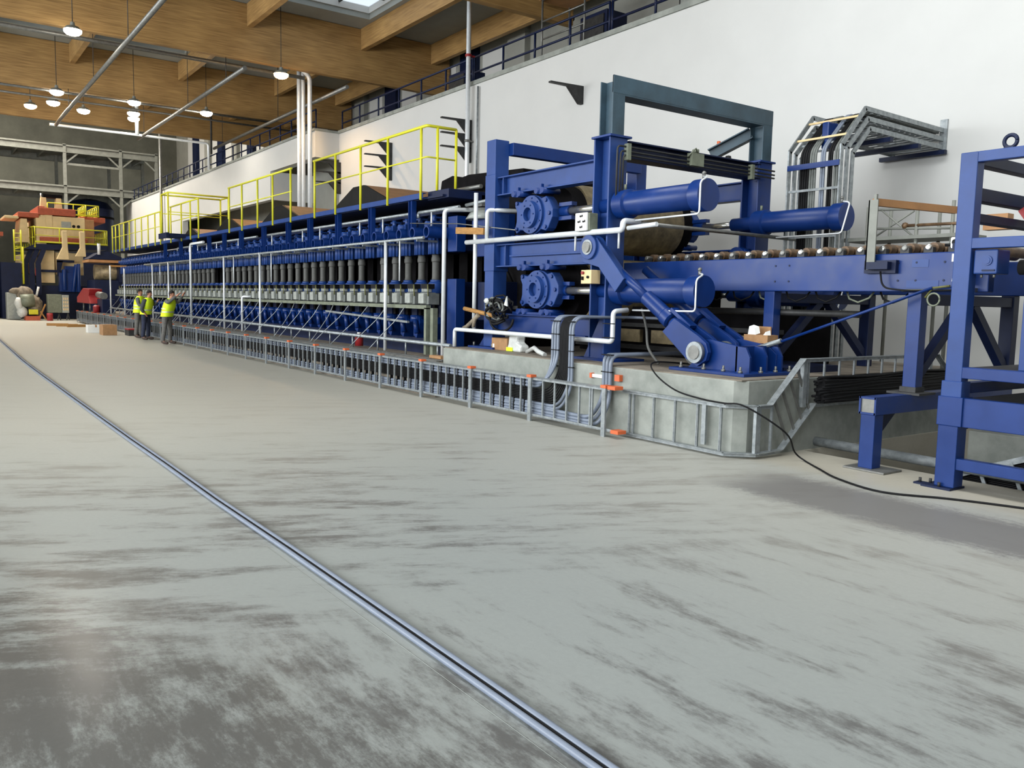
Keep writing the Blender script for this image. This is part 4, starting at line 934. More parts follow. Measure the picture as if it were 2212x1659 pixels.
t = thing('concrete_block', 'pale concrete pedestal in the pit behind the blue legs', 'block', (-3.6, 10.5, -1.4)); mbuild('pedestal', 'concrete', t, lambda m: (m.box(-5.0, -1.5, 10.4, 12.1, -1.39, .22),), .01)

# ------------------------------------------------------------------ roller conveyor
cv = thing('roller_conveyor', 'blue roller conveyor with deep side beams feeding into the drum frame', 'conveyor', (-6.6, 9.8, .8))
for y, nm in ((8.7, 'side_beam'), (10.85, 'side_beam')):
    mbuild(nm, 'blue', cv, lambda m: (m.channel((-9.4, y + .06, 2.066), (-4.1, y + .06, 2.066), .12, .41, .014, side=-1 if y > 9 else 1)) if False else m.box(-9.4, -4.1, y, y + .12, 1.86, 2.272), .01)
def holes(m):
    for x in (-6.65, -6.45, -5.05, -4.85, -4.55):
        for z in (2.17, 1.98): m.cyl((x, 8.7, z), (x, 8.694, z), .012, 8)
mbuild('bolt_set', 'navy', cv, holes)
mbuild('weld_patch', 'bluelt', cv, lambda m: (m.box(-4.95, -4.6, 8.696, 8.7, 1.9, 1.98), m.box(-4.9, -4.72, 8.696, 8.7, 2.12, 2.2)))
mbuild('data_plate', 'white', cv, lambda m: m.box(-4.48, -4.36, 8.694, 8.7, 2.17, 2.25))
for i in range(18):
    x = -8.95 + .262 * i
    r = mbuild('roller', 'roller', cv, lambda m: (m.lathe((x, 8.84, 2.33), (0, 1, 0), [(0, .03), (.0, .058), (.10, .062), (.12, .04), (.16, .04), (.17, .058), (1.85, .058), (1.86, .04), (1.9, .04)], 18)))
    mbuild('roller_stub', 'chrome' if i % 3 else 'steel', r, lambda m: (m.lathe((x, 8.72, 2.33), (0, 1, 0), [(0, .02), (.01, .032), (.12, .032)], 12),))
    mbuild('bearing_block', 'darksteel', r, lambda m: m.box(x - .05, x + .05, 8.74, 8.8, 2.272, 2.33))
for x in (-6.74, -4.86):
    zb = .862 if x < -6 else .80
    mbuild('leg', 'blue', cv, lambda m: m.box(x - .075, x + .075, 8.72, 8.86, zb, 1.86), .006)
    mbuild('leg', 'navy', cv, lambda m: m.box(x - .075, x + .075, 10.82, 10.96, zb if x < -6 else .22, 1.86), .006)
    mbuild('cross_beam', 'navy', cv, lambda m: m.box(x - .06, x + .06, 8.86, 10.82, 1.72, 1.84), .006)
    mbuild('diagonal_brace', 'navy', cv, lambda m: m.bar((x, 8.84, zb + .15), (x, 9.75, 1.74), .1, .1))
    mbuild('diagonal_brace', 'navy', cv, lambda m: m.bar((x, 10.84, zb + .15), (x, 9.95, 1.74), .1, .1))
mbuild('foot', 'darksteel', cv, lambda m: (m.box(-4.95, -4.77, 8.70, 8.88, .76, .84), m.box(-5.05, -4.68, 8.62, 8.95, .762, .785)))
mbuild('foot', 'navy', cv, lambda m: m.box(-6.9, -6.58, 8.65, 8.95, .862, .88))
for k in range(8):
    x = -8.3 + .42 * k; mbuild('cable_loop', 'black' if k % 3 else 'olive', cv, lambda m: m.tube([(x, 8.9, 1.86), (x + .06, 8.86, 1.78), (x + .18, 8.85, 1.74), (x + .3, 8.87, 1.79), (x + .34, 8.9, 1.86)], .012, 6))
# stub leg standing on the floor in front of the pit
t = thing('stub_support', 'scuffed blue stub support with an open square beam end, standing at the pit edge', 'support', (-4.86, 8.06, 0))
mbuild('column', 'blue', t, lambda m: m.box(-4.94, -4.78, 7.98, 8.14, .02, .585), .008)
mbuild('base_plate', 'steel', t, lambda m: m.box(-5.06, -4.60, 7.9, 8.24, 0, .022), .004)
def hollow(m):
    for a, b, c, d in ((-4.955, -4.945 + .01, .585, .765), (-4.785 + .0, -4.765, .585, .765)): m.box(a, b, 7.96, 10.9, c, d)
    m.box(-4.95, -4.77, 7.96, 10.9, .585, .605); m.box(-4.95, -4.77, 7.96, 10.9, .745, .765)
mbuild('hollow_beam', 'blue', t, hollow)
mbuild('beam_plug', 'steel', t, lambda m: m.box(-4.936, -4.784, 7.975, 7.99, .604, .746))
mbuild('bracket_plate', 'navy', t, lambda m: m.prism([(8.14, .3), (8.14, .585), (8.5, .585)], (-4.87, 0, 0), (0, 1, 0), (0, 0, 1), (.02, 0, 0)))
t = thing('tension_rod', 'thin slanting blue rod with a pale sleeve from the anchor up to the conveyor beam', 'rod', (-5.6, 8.3, 1.2))
mbuild('rod', 'blue', t, lambda m: m.cyl((-6.25, 8.35, 1.26), (-4.62, 8.62, 1.9), .016, 10)); mbuild('sleeve', 'galv', t, lambda m: m.cyl((-6.62, 8.3, 1.14), (-6.25, 8.35, 1.27), .03, 12))
# sensor post on the beam, scanner, cables
t = thing('sensor_post', 'grey angle post with a sloping brown arm fixed to the side of the conveyor', 'post', (-5.3, 8.6, 2.08))
mbuild('post', 'mezzgrey', t, lambda m: (m.box(-5.40, -5.29, 8.62, 8.635, 2.10, 2.86), m.box(-5.40, -5.385, 8.62, 8.70, 2.10, 2.86), m.box(-5.34, -5.31, 8.62, 8.65, 2.86, 2.92)))
mbuild('arm', 'brown', t, lambda m: m.bar((-5.36, 8.66, 2.84), (-5.1, 9.9, 2.83), .05, .08))
mbuild('base_block', 'navy', t, lambda m: (m.box(-5.42, -5.05, 8.64, 8.7, 2.06, 2.2), m.box(-5.35, -5.1, 8.56, 8.64, 2.1, 2.18)))
mbuild('cable', 'black', t, lambda m: m.tube(fillet([(-5.2, 8.6, 2.08), (-5.18, 8.62, 1.9), (-4.9, 8.64, 1.87), (-4.3, 8.64, 1.88)], .1), .01, 6))
mbuild('yellow_tag', 'hose', t, lambda m: (m.box(-4.98, -4.72, 8.66, 8.69, 1.865, 1.885), m.tube([(-4.7, 8.64, 1.8), (-4.62, 8.63, 1.9), (-4.45, 8.64, 1.92)], .012, 6)))
mbuild('cable_ring', 'olive', t, lambda m: m.tube([(-4.6 + .065 * math.cos(a), 8.62, 1.78 + .065 * math.sin(a)) for a in [j * PI / 8 for j in range(17)]], .01, 6))
t = thing('scanner_head', 'small white scanner with a round black lens beside the right frame post', 'sensor', (-4.15, 8.1, 2.3))
mbuild('body', 'white', t, lambda m: m.box(-4.2, -4.09, 8.1, 8.2, 2.27, 2.37), .012); mbuild('lens', 'black', t, lambda m: m.cyl((-4.15, 8.1, 2.32), (-4.15, 8.085, 2.32), .028, 16)); mbuild('arm', 'navy', t, lambda m: m.box(-4.1, -3.98, 7.95, 8.15, 2.24, 2.30)); mbuild('plug', 'black', t, lambda m: m.cyl((-4.2, 8.15, 2.3), (-4.27, 8.15, 2.3), .015, 8))
t = thing('limit_switch_box', 'tilted white switch box hanging at the lower right end of the conveyor beam', 'box', (-4.27, 8.5, 1.9))
mbuild('body', 'white', t, lambda m: m.prism([(-.08, 0), (.06, -.03), (.08, .11), (-.06, .14)], (-4.3, 8.52, 1.96), (1, 0, 0), (0, 0, 1), (0, .09, 0)), .008); mbuild('bracket', 'steel', t, lambda m: (m.cyl((-4.25, 8.56, 1.96), (-4.23, 8.56, 1.74), .02, 8), m.box(-4.28, -4.2, 8.54, 8.7, 1.86, 1.9)))

# ------------------------------------------------------------------ right hand frame
rf = thing('machine_frame', 'big blue box-section frame at the right edge of the photo', 'frame', (-3.3, 8.4, 0))
F0, F1 = 7.83, 7.93
mbuild('post', 'bluelt', rf, lambda m: (m.box(-4.02, -3.865, F0, F1 + .03, 1.0, 3.1), m.box(-4.04, -3.85, F0 - .015, F1 + .05, .87, 1.02)), .007)
mbuild('post', 'blue', rf, lambda m: (m.box(-4.06, -3.83, F0 - .02, F1 + .08, .6, .875), m.box(-4.045, -3.86, F0 - .01, F1 + .06, .02, .6)), .007)
mbuild('foot_plate', 'navy', rf, lambda m: (m.box(-4.14, -3.86, F0 - .07, F1 + .1, 0, .02), m.box(-4.24, -4.1, F0 - .02, F0 + .08, 0, .018)))
for x, y in ((-4.2, 7.86), (-4.12, 7.9), (-3.98, 7.79)): mbuild('anchor_bolt', 'darksteel', rf, lambda m: m.cyl((x, y, .018), (x, y, .06), .015, 6))
for z0, z1, mt in ((3.005, 3.1, 'bluelt'), (2.235, 2.33, 'bluelt'), (1.05, 1.155, 'blue'), (.6, .87, 'blue'), (.195, .30, 'blue')):
    mbuild('front_beam', mt, rf, lambda m: m.box(-3.87, -1.2, F0 + .004, F1, z0, z1), .006)
for z0, z1 in ((2.99, 3.09), (2.67, 2.79), (2.48, 2.56)): mbuild('cross_beam', 'navy', rf, lambda m: m.box(-3.99, -3.88, F1 + .03, 11.3, z0, z1), .006)
mbuild('cross_beam', 'blue', rf, lambda m: m.box(-3.98, -3.88, F1 + .03, 11.3, .9, 1.0), .006)
mbuild('post', 'blue', rf, lambda m: m.box(-4.02, -3.865, 11.2, 11.35, .22, 3.1), .007)
mbuild('inner_post', 'bluelt', rf, lambda m: m.box(-3.46, -3.38, 8.0, 8.1, 1.15, 2.0), .005)
mbuild('inner_deck', 'darksteel', rf, lambda m: m.box(-3.86, -1.2, F1 + .02, 10.9, 1.10, 1.15))
mbuild('inner_deck', 'darksteel', rf, lambda m: m.box(-3.86, -1.2, F1 + .02, 10.9, .8, .86))
mbuild('eye_bolt', 'navy', rf, lambda m: (m.tube([(-3.72 + .055 * math.cos(a), 8.1, 3.20 + .055 * math.sin(a)) for a in [j * PI / 10 for j in range(21)]], .018, 8), m.box(-3.76, -3.68, 8.06, 8.14, 3.1, 3.15)))
t = thing('gearbox', 'square blue gearbox with a round boss on the right frame under its middle beam', 'gearbox', (-3.74, 7.95, 2.0))
mbuild('casing', 'bluelt', t, lambda m: m.box(-3.85, -3.645, 7.86, 8.1, 2.005, 2.225), .012); mbuild('boss', 'bluelt', t, lambda m: m.lathe((-3.73, 7.86, 2.125), (0, -1, 0), [(0, .045), (.012, .045), (.012, .03), (.018, .03)], 20))
mbuild('lip', 'navy', t, lambda m: m.box(-3.77, -3.66, 7.85, 7.87, 2.03, 2.045)); mbuild('drain_bolt', 'steel', t, lambda m: (m.cyl((-3.8, 7.92, 1.975), (-3.8, 7.92, 2.005), .012, 6), m.cyl((-3.69, 7.92, 1.975), (-3.69, 7.92, 2.005), .012, 6)))
t = thing('drive_shaft_unit', 'dark drive shaft and red block between the beams of the right frame', 'machine', (-3.0, 9, 2.0))
mbuild('shaft', 'darksteel', t, lambda m: m.cyl((-3.64, 8.3, 2.08), (-1.4, 8.3, 2.08), .07, 16)); mbuild('coupling', 'olive', t, lambda m: m.cyl((-3.4, 8.3, 2.08), (-3.28, 8.3, 2.08), .1, 16)); mbuild('block', 'red', t, lambda m: m.box(-3.6, -3.2, 8.35, 8.7, 2.12, 2.34), .01)
mbuild('housing', 'pit', t, lambda m: m.box(-3.84, -1.3, 8.9, 10.4, 1.5, 2.1), .01)
t = thing('red_arm_unit', 'red lever arms with a small motor inside the right frame', 'machine', (-3.3, 9.0, 2.33))
mbuild('lever', 'red', t, lambda m: m.bar((-3.86, 8.75, 2.66), (-3.6, 8.75, 2.30), .06, .07)); mbuild('lever', 'red', t, lambda m: m.bar((-3.45, 8.9, 2.66), (-2.7, 8.9, 2.76), .06, .12)); mbuild('motor', 'bluelt', t, lambda m: m.box(-3.72, -3.42, 9.0, 9.25, 2.64, 2.82), .012)
mbuild('motor_base', 'brown', t, lambda m: m.box(-3.8, -3.52, 8.98, 9.2, 2.54, 2.62)); mbuild('guard', 'red', t, lambda m: m.lathe((-3.05, 8.7, 2.2), (0, 1, 0), [(0, .2), (.06, .2)], 28)); mbuild('wire', 'black', t, lambda m: m.tube([(-3.75, 8.98, 2.65), (-3.82, 8.95, 2.72), (-3.78, 8.95, 2.8), (-3.7, 9.0, 2.84)], .01, 6))
t = thing('vertical_motor', 'pale vertical motor hanging at the right edge inside the frame', 'motor', (-3.2, 9.2, 2.7))
mbuild('body', 'cream', t, lambda m: m.lathe((-3.28, 9.2, 2.78), (0, 0, 1), [(0, .05), (.03, .07), (.2, .07), (.23, .05)], 18)); mbuild('bracket', 'brown', t, lambda m: m.box(-3.42, -3.2, 9.1, 9.3, 3.01, 3.06)); mbuild('lead', 'olive', t, lambda m: m.tube([(-3.34, 9.15, 2.85), (-3.42, 9.1, 2.8), (-3.4, 9.1, 2.72), (-3.5, 9.1, 2.68)], .012, 6))

# ------------------------------------------------------------------ gooseneck cable ladders
gn_ = thing('cable_ladder', 'triple gooseneck cable ladder rising behind the rollers and running level to the white wall', 'cable ladder', (-8.15, 11.6, .862))
XR, XL = -7.49, -8.39
layers = ((11.18, 11.84, 4.06, 4.65), (11.32, 11.92, 4.03, 4.51), (11.46, 11.98, 3.97, 4.375))
for li, (ya, yb, za, zb_) in enumerate(layers):
    for x in (XR, XL):
        def rl(m):
            P = [Vector((x, ya, .862)), Vector((x, ya, za)), Vector((x, yb - .12, zb_)), Vector((x, WY - .02, zb_ - .03))]
            for a, b in zip(P, P[1:]):
                d = (b - a).normalized(); m.bar(a - d * .008, b + d * .008, .025, .07, (0, -d.z, d.y) if abs(d.y) > .1 else (0, 1, 0))
        mbuild('side_rail', 'galv', gn_, rl)
    n = 10
    for k in range(n):
        z = 2.3 + (za - 2.3) * (k + .5) / n * 1.0
        mbuild('rung', 'galv', gn_, lambda m: m.box(XL, XR, ya - .01, ya + .015, z - .018, z + .018)) if li == 0 and k % 2 == 0 else None
    for k in range(2): 
        s_ = (k + .6) / 2; mbuild('rung', 'cream' if li == 0 else 'galv', gn_, lambda m: m.bar((XL, ya + (yb - .12 - ya) * s_, za + (zb_ - za) * s_), (XR, ya + (yb - .12 - ya) * s_, za + (zb_ - za) * s_), .03, .03))
    for k in range(12):
        y = yb + (WY - yb) * (k + .4) / 12; mbuild('rung', 'galv', gn_, lambda m: m.box(XL, XR, y - .02, y + .02, zb_ - .055, zb_ - .035))
for x0, x1, mt, yy in ((XL + .14, XL + .30, 'black', 11.25), (XL + .32, XL + .46, 'rodgrey', 11.23), (XL + .52, XL + .60, 'conduit', 11.22), (XL + .62, XL + .70, 'black', 11.26), (XL + .74, XL + .88, 'rodgrey', 11.23)):
    mbuild('cable_pack', mt, gn_, lambda m: [m.tube(fillet([(x0 + .03 + q * .04, yy, .862), (x0 + .03 + q * .04, yy, 4.04), (x0 + .03 + q * .04, yy + .56, 4.62), (x0 + .03 + q * .04, WY - .1, 4.58)], .1, 4), .02, 6) for q in range(int((x1 - x0) / .04))])
mbuild('support', 'blue', gn_, lambda m: m.box(-8.0, -7.88, 11.4, 11.65, 4.08, 4.48), .02)
mbuild('support', 'blue', gn_, lambda m: m.box(XL, XR, 11.13, 11.16, 3.76, 3.84))
for y in (12.3, 13.1, 13.9): mbuild('support', 'navy', gn_, lambda m: m.box(XL - .15, XR + .1, y - .04, y + .04, 4.22, 4.29))
for x in (XL, XR): mbuild('wall_foot', 'galv', gn_, lambda m: m.box(x - .06, x + .06, WY - .03, WY, 4.3, 4.8))
# small scaffold behind the rollers
t = thing('tube_scaffold', 'low tubular scaffold with a deck behind the rollers in front of the white wall', 'scaffold', (-6.5, 11.8, 0))
for x in (-7.2, -6.45, -5.95):
    for y in (11.5, 12.1): mbuild('upright', 'mezzgrey', t, lambda m: m.cyl((x, y, .862), (x, y, 3.15), .026, 8))
for z in (3.05, 2.78): mbuild('ledger', 'mezzgrey', t, lambda m: m.cyl((-7.2, 11.5, z + .06), (-5.95, 11.5, z), .018, 8))
mbuild('deck', 'mezzgrey', t, lambda m: m.box(-7.6, -5.8, 11.45, 12.15, 2.66, 2.71))
mbuild('brace', 'mezzgrey', t, lambda m: m.cyl((-7.1, 11.5, 2.7), (-6.5, 11.5, 3.05), .014, 6)); mbuild('brace', 'mezzgrey', t, lambda m: m.cyl((-6.5, 11.5, 2.7), (-7.0, 11.5, 3.1), .014, 6))
t = thing('rusty_shaft', 'rusty brown shaft lying on the scaffold next to the right frame', 'shaft', (-6, 11.4, 2.9))
mbuild('rod', 'roller', t, lambda m: m.cyl((-6.6, 11.5, 2.85), (-5.35, 11.48, 2.83), .022, 10)); mbuild('block', 'brown', t, lambda m: m.box(-5.5, -5.2, 11.4, 11.56, 2.72, 2.92)); mbuild('nut', 'roller', t, lambda m: m.ball((-6.62, 11.5, 2.85), .05, 8))

# ------------------------------------------------------------------ things on the floor
import itertools
base = [(-1.9, 1.947), (-2.759, 1.950), (-3.559, 1.950), (-5.235, 1.945), (-6.793, 1.925), (-8.59, 1.93), (-10.1, 1.925), (-11.99, 1.93), (-15.35, 1.945), (-19.95, 1.97), (-22.7, 2.0), (-32.0, 2.2), (-40, 2.45), (-60, 3.0)]
def smooth_path(off, z):
    P = []
    pts = [(-1.0, 1.946)] + base
    for a, b in zip(pts, pts[1:]):
        for k in range(4): P.append((a[0] + (b[0] - a[0]) * k / 4, a[1] + (b[1] - a[1]) * k / 4 + off, z))
    P.append((base[-1][0], base[-1][1] + off, z)); return P
for off, r, mt, lb in ((.026, .0155, 'conduit', 'blue-grey conduit running along the floor, the one nearer the machine'), (-.024, .0155, 'conduit', 'blue-grey conduit running along the floor, the one farther from the machine'), (.001, .0095, 'black', 'thin black cable between the two blue-grey conduits on the floor')):
    m = MB(); m.tube(smooth_path(off, r if mt != 'black' else .015), r, 10); tag(m.build('floor_conduit', mt), lb, 'cable', None)
pipe('chalk_string', [(-2.0, 1.85, .003), (-5.4, 1.85, .003)], .0008, 'grey', 'thin pale string on the floor beside the conduits', 'string')
H = [(-7.5, 8.2, .9), (-7.33, 7.35, .96), (-7.15, 7.19, .84), (-6.8, 7.17, .68), (-6.4, 7.17, .62), (-6.05, 7.15, .61), (-5.8, 7.2, .6), (-5.5, 7.5, .34), (-5.55, 7.75, .10), (-5.45, 7.8, .014), (-5.1, 7.55, .012), (-4.7, 7.28, .012), (-4.15, 7.12, .012), (-3.68, 7.4, .012), (-3.16, 7.62, .012), (-2.3, 7.9, .012)]
def catmull(P, n=6):
    P = [Vector(p) for p in P]; Q = [P[0]] + P + [P[-1]]; out = []
    for i in range(1, len(Q) - 2):
        for k in range(n):
            s_ = k / n; a, b, c, d = Q[i - 1], Q[i], Q[i + 1], Q[i + 2]
            out.append(.5 * (2 * b + (c - a) * s_ + (2 * a - 5 * b + 4 * c - d) * s_ ** 2 + (3 * b - a - 3 * c + d) * s_ ** 3))
    return out + [P[-1]]
m = MB(); m.tube(catmull(H), .0095, 8); tag(m.build('black_cable', 'black'), 'black cable hanging over the plinth corner and snaking across the floor at the right', 'cable')
for pts, lb in (([(-8.2, 7.95, 1.6), (-8.0, 7.85, 1.35), (-7.85, 7.75, 1.1), (-7.7, 7.8, .9)], 'grey hose hanging from the low pipe left of the struts'), ([(-7.75, 8.15, 1.55), (-7.65, 8.1, 1.25), (-7.4, 8.0, .98), (-7.3, 8.0, .92)], 'thin grey hose hanging behind the near strut')):
    m = MB(); m.tube(catmull(pts), .018, 8); tag(m.build('hose', 'rod'), lb, 'hose')
def carton(name, x, y, sx, sy, h, mt, lb, flap=False):
    t = thing(name, lb, 'box', (x, y, 0)); mbuild('carton', mt, t, lambda m: m.box(x - sx / 2, x + sx / 2, y - sy / 2, y + sy / 2, 0, h), .006)
    mbuild('tape', 'brown', t, lambda m: m.box(x - sx / 2 - .002, x + sx / 2 + .002, y - .03, y + .03, h * .7, h + .003)); return t
carton('cardboard_box', -35.6, 6.05, .75, .5, .40, 'card', 'brown cardboard carton on the floor in front of the cable tray, left of the workers')
carton('white_box', -37.6, 5.9, .5, .6, .32, 'white', 'white carton on the floor left of the brown cardboard carton')
t = thing('tool_crate', 'dark crate with a red top on the floor beside the left worker', 'crate', (-35.0, 6.75, 0))
mbuild('crate', 'darksteel', t, lambda m: m.box(-35.35, -34.65, 6.6, 6.9, 0, .22), .01); mbuild('lid', 'red', t, lambda m: m.box(-35.36, -34.64, 6.59, 6.91, .22, .27), .006)
for i, (x, y, a) in enumerate(((-45.0, 5.45, .3), (-44.2, 5.75, .1), (-43.5, 6.1, -.2))):
    m = MB(); d = Vector((math.sin(a), math.cos(a), 0)); m.bar(Vector((x, y, .06)) - d * .45, Vector((x, y, .06)) + d * .45, .14, .12); tag(m.build('timber_block', 'wood'), 'timber block on the floor in front of the control cabinet, %s of three' % ('leftmost', 'middle one', 'rightmost')[i], 'block', 'timber blocks')

# ------------------------------------------------------------------ forming line beyond the press
FX = -56.0
fm = thing('forming_station', 'cream and orange forming machine with yellow railed platforms beyond the press', 'machine', (-58, 7.2, 0))
mbuild('hopper_body', 'cream', fm, lambda m: (m.box(-61, FX, 5.9, 8.4, 4.55, 5.98), m.box(-60.5, FX + .03, 6.1, 6.7, 4.6, 6.2)), .02)
mbuild('end_housing', 'brown', fm, lambda m: m.box(-61, FX - .02, 8.4, 8.9, 4.5, 5.9), .02)
mbuild('top_belt_cover', 'orangered', fm, lambda m: (m.box(-60, FX + .2, 6.0, 7.9, 6.02, 6.42), m.box(-60.4, FX + .1, 4.95, 6.0, 5.82, 6.1), m.box(-60.5, FX - .5, 8.2, 9.6, 5.8, 6.1), m.box(-60, FX + .15, 5.95, 6.3, 6.0, 6.5)), .03)
mbuild('feed_arm', 'cream', fm, lambda m: m.box(-59, FX, 4.3, 5.0, 5.72, 5.86), .02)
mbuild('left_post', 'cream', fm, lambda m: m.prism([(4.95, 4.4), (5.5, 4.4), (5.42, 5.75), (5.1, 5.75)], (-59, 0, 0), (0, 1, 0), (0, 0, 1), (2.8, 0, 0)), .01)
mbuild('left_post', 'cream', fm, lambda m: m.box(-59, FX + .05, 5.85, 6.35, 4.3, 5.9), .01)
for y in (6.32, 7.1): mbuild('vent_chimney', 'cream', fm, lambda m: m.prism([(y - .19, 6.42), (y + .19, 6.42), (y + .13, 7.06), (y - .13, 7.06)], (FX - .9, 0, 0), (0, 1, 0), (0, 0, 1), (.5, 0, 0)), .01)
mbuild('vent_pipe', 'pipewhite', fm, lambda m: m.cyl((FX - .7, 6.22, 7.05), (FX - .7, 6.22, 7.3), .04, 8)); mbuild('vent_top', 'pit', fm, lambda m: m.box(FX - .9, FX - .4, 6.3, 7.3, 7.07, 7.25))
mbuild('inspection_hole', 'black', fm, lambda m: (m.cyl((FX, 7.8, 5.45), (FX + .02, 7.8, 5.45), .09, 12), m.cyl((FX, 8.05, 5.45), (FX + .02, 8.05, 5.45), .09, 12)))
mbuild('name_board', 'grey', fm, lambda m: m.box(FX, FX + .03, 7.15, 7.65, 5.35, 5.7))
mbuild('lower_belt_cover', 'orangered', fm, lambda m: m.box(-60, FX + .15, 6.0, 8.5, 4.42, 4.75), .04)
for y, zb, w0, w1 in ((7.13, 3.45, .13, .32), (8.04, 3.65, .13, .28)):
    mbuild('dust_chute', 'cream', fm, lambda m: m.prism([(y - w0, 5.09), (y + w0, 5.09), (y + w0 + .02, 4.15), (y + w1 * .6, zb), (y - w1 * 1.4, zb), (y - w0, 4.15)], (FX + 1.1, 0, 0), (0, 1, 0), (0, 0, 1), (.28, 0, 0)), .03)
mbuild('walk_deck', 'navy', fm, lambda m: m.prism([(5.15, 4.0), (5.75, 4.32), (9.5, 4.4), (9.5, 4.15), (6.3, 4.0)], (-60.5, 0, 0), (0, 1, 0), (0, 0, 1), (4.9, 0, 0)))
def frail(y0, y1, x0, x1, z0, z1, step=.62):
    n = max(1, int(math.hypot(y1 - y0, x1 - x0) / step)); p0, p1 = Vector((x0, y0, 0)), Vector((x1, y1, 0))
    for z, r in ((z1, .035), ((z0 + z1) / 2, .02), (z0 + .06, .05)): mbuild('rail', 'yellow', fm, lambda m: m.cyl(p0 + Vector((0, 0, z)), p1 + Vector((0, 0, z)), r, 8))
    for k in range(n + 1):
        p = p0.lerp(p1, k / n); mbuild('rail_post', 'yellow', fm, lambda m: m.cyl(p + Vector((0, 0, z0)), p + Vector((0, 0, z1)), .032, 8))
frail(5.72, 9.5, FX + .45, FX + .45, 4.38, 5.26, .95)
frail(9.5, 9.5, FX + .45, -60, 4.38, 5.26, .55)
frail(5.12, 5.72, -60.2, FX + .45, 4.1, 5.3, .5)
frail(6.5, 9.2, FX - .3, FX - .3, 6.1, 6.76, .9); frail(9.2, 9.2, FX - .3, -60, 6.1, 6.76, .55); frail(8.5, 8.5, FX - .2, -59, 6.1, 6.76, .55)
mbuild('ladder', 'yellow', fm, lambda m: [m.cyl((FX + .5, y, 3.3), (FX + .5, y, 5.05), .04, 8) for y in (4.68, 5.02)] + [m.cyl((FX + .5, 4.68, 3.35 + .25 * k), (FX + .5, 5.02, 3.35 + .25 * k), .02, 6) for k in range(7)])
mbuild('ladder_rail', 'yellow', fm, lambda m: m.cyl((FX + .6, 5.08, 2.0), (FX + .6, 5.08, 4.1), .05, 8))
for dy in (0, -.30, -.58):
    mbuild('raking_leg', 'navy', fm, lambda m: m.prism([(6.30 + dy, 4.05), (6.05 + dy, 4.05), (5.72 + dy, 3.25), (5.72 + dy, 1.4), (5.98 + dy, 1.4), (5.98 + dy, 3.2)], (FX + .3 + dy, 0, 0), (0, 1, 0), (0, 0, 1), (.16, 0, 0)))
mbuild('under_hopper', 'cream', fm, lambda m: (m.box(-59, FX - .1, 5.95, 6.75, 2.1, 4.0), m.box(-58, FX - .3, 6.8, 8.3, 2.6, 3.9), m.box(-59, FX - .4, 5.0, 5.9, 2.6, 3.7)), .02)
mbuild('cross_tie', 'navy', fm, lambda m: (m.box(FX, FX + .15, 6.0, 7.3, 2.72, 2.86), m.box(FX, FX + .2, 6.85, 7.75, 3.32, 3.46), m.prism([(6.85, 3.4), (7.15, 3.4), (6.95, 2.5), (6.85, 2.5)], (FX, 0, 0), (0, 1, 0), (0, 0, 1), (.2, 0, 0))))
mbuild('base_block', 'navy', fm, lambda m: (m.box(-60, FX, 5.0, 9.4, .02, 1.95), m.box(-58, FX + .3, 4.0, 5.0, .02, 3.2)))
mbuild('blue_gear_block', 'blue', fm, lambda m: (m.box(FX, FX + .6, 6.9, 7.9, 1.6, 2.7), m.cyl((FX + .6, 7.15, 1.7), (FX + .6, 7.15, 2.9), .13, 12), m.cyl((FX + .6, 7.6, 1.6), (FX + .6, 7.8, 3.2), .12, 12), m.cyl((FX + .65, 7.9, 1.6), (FX + .65, 7.9, 3.25), .1, 12), m.box(FX, FX + .5, 7.2, 8.0, 2.7, 3.1)), .01)
mbuild('red_panel', 'red', fm, lambda m: m.box(FX + .35, FX + .4, 5.68, 5.8, 2.5, 2.9))
fd = thing('infeed_drum', 'dark brown drum and blue hood between the press and the forming machine', 'drum', (-53, 9, 0))
mbuild('drum', 'beige', fd, lambda m: m.cyl((-52.6, 8.3, 2.75), (-52.6, 10.5, 2.75), .42, 32)); mbuild('hood', 'navy', fd, lambda m: m.prism([(7.9, 3.45), (8.5, 3.85), (8.9, 3.9), (9.6, 3.6), (9.6, 3.45)], (-54, 0, 0), (0, 1, 0), (0, 0, 1), (2.2, 0, 0))); mbuild('hood_edge', 'brown', fd, lambda m: m.box(-54, -51.75, 7.9, 9.6, 3.28, 3.42))
mbuild('timber_bar', 'wood', fd, lambda m: m.box(-51.6, -51.5, 8.9, 9.9, 3.05, 3.15)); mbuild('frame', 'navy', fd, lambda m: (m.box(-54.5, -51.8, 8.2, 10.5, .02, 2.3), m.box(-54, -51.6, 9.4, 10.4, 2.2, 3.3))); mbuild('pipe', 'pipewhite', fd, lambda m: m.cyl((-51.6, 8.4, 3.7), (-51.6, 8.4, 4.3), .08, 10))
# left piece of the line
ls = thing('side_platform', 'yellow railed platform at the left edge of the photo beyond the sheeted heap', 'platform', (-58, 3.5, 0))
mbuild('deck', 'navy', ls, lambda m: m.box(-61, FX - .2, 1.2, 3.95, 3.35, 3.5)); mbuild('support', 'pit', ls, lambda m: m.box(-61, FX - 1, 1.4, 3.9, 0, 3.35))
for k in range(8): mbuild('rail_post', 'yellow', ls, lambda m: m.cyl((FX - .25, 1.4 + .35 * k, 3.5), (FX - .25, 1.4 + .35 * k, 4.3), .035, 6))
mbuild('rail', 'yellow', ls, lambda m: (m.cyl((FX - .25, 1.3, 4.3), (FX - .25, 3.95, 4.3), .04, 8), m.box(FX - .3, FX - .2, 1.3, 3.95, 3.5, 3.7)))
mbuild('belt_cover', 'orangered', ls, lambda m: m.box(-61, FX - .6, 1.5, 4.25, 4.72, 4.95))
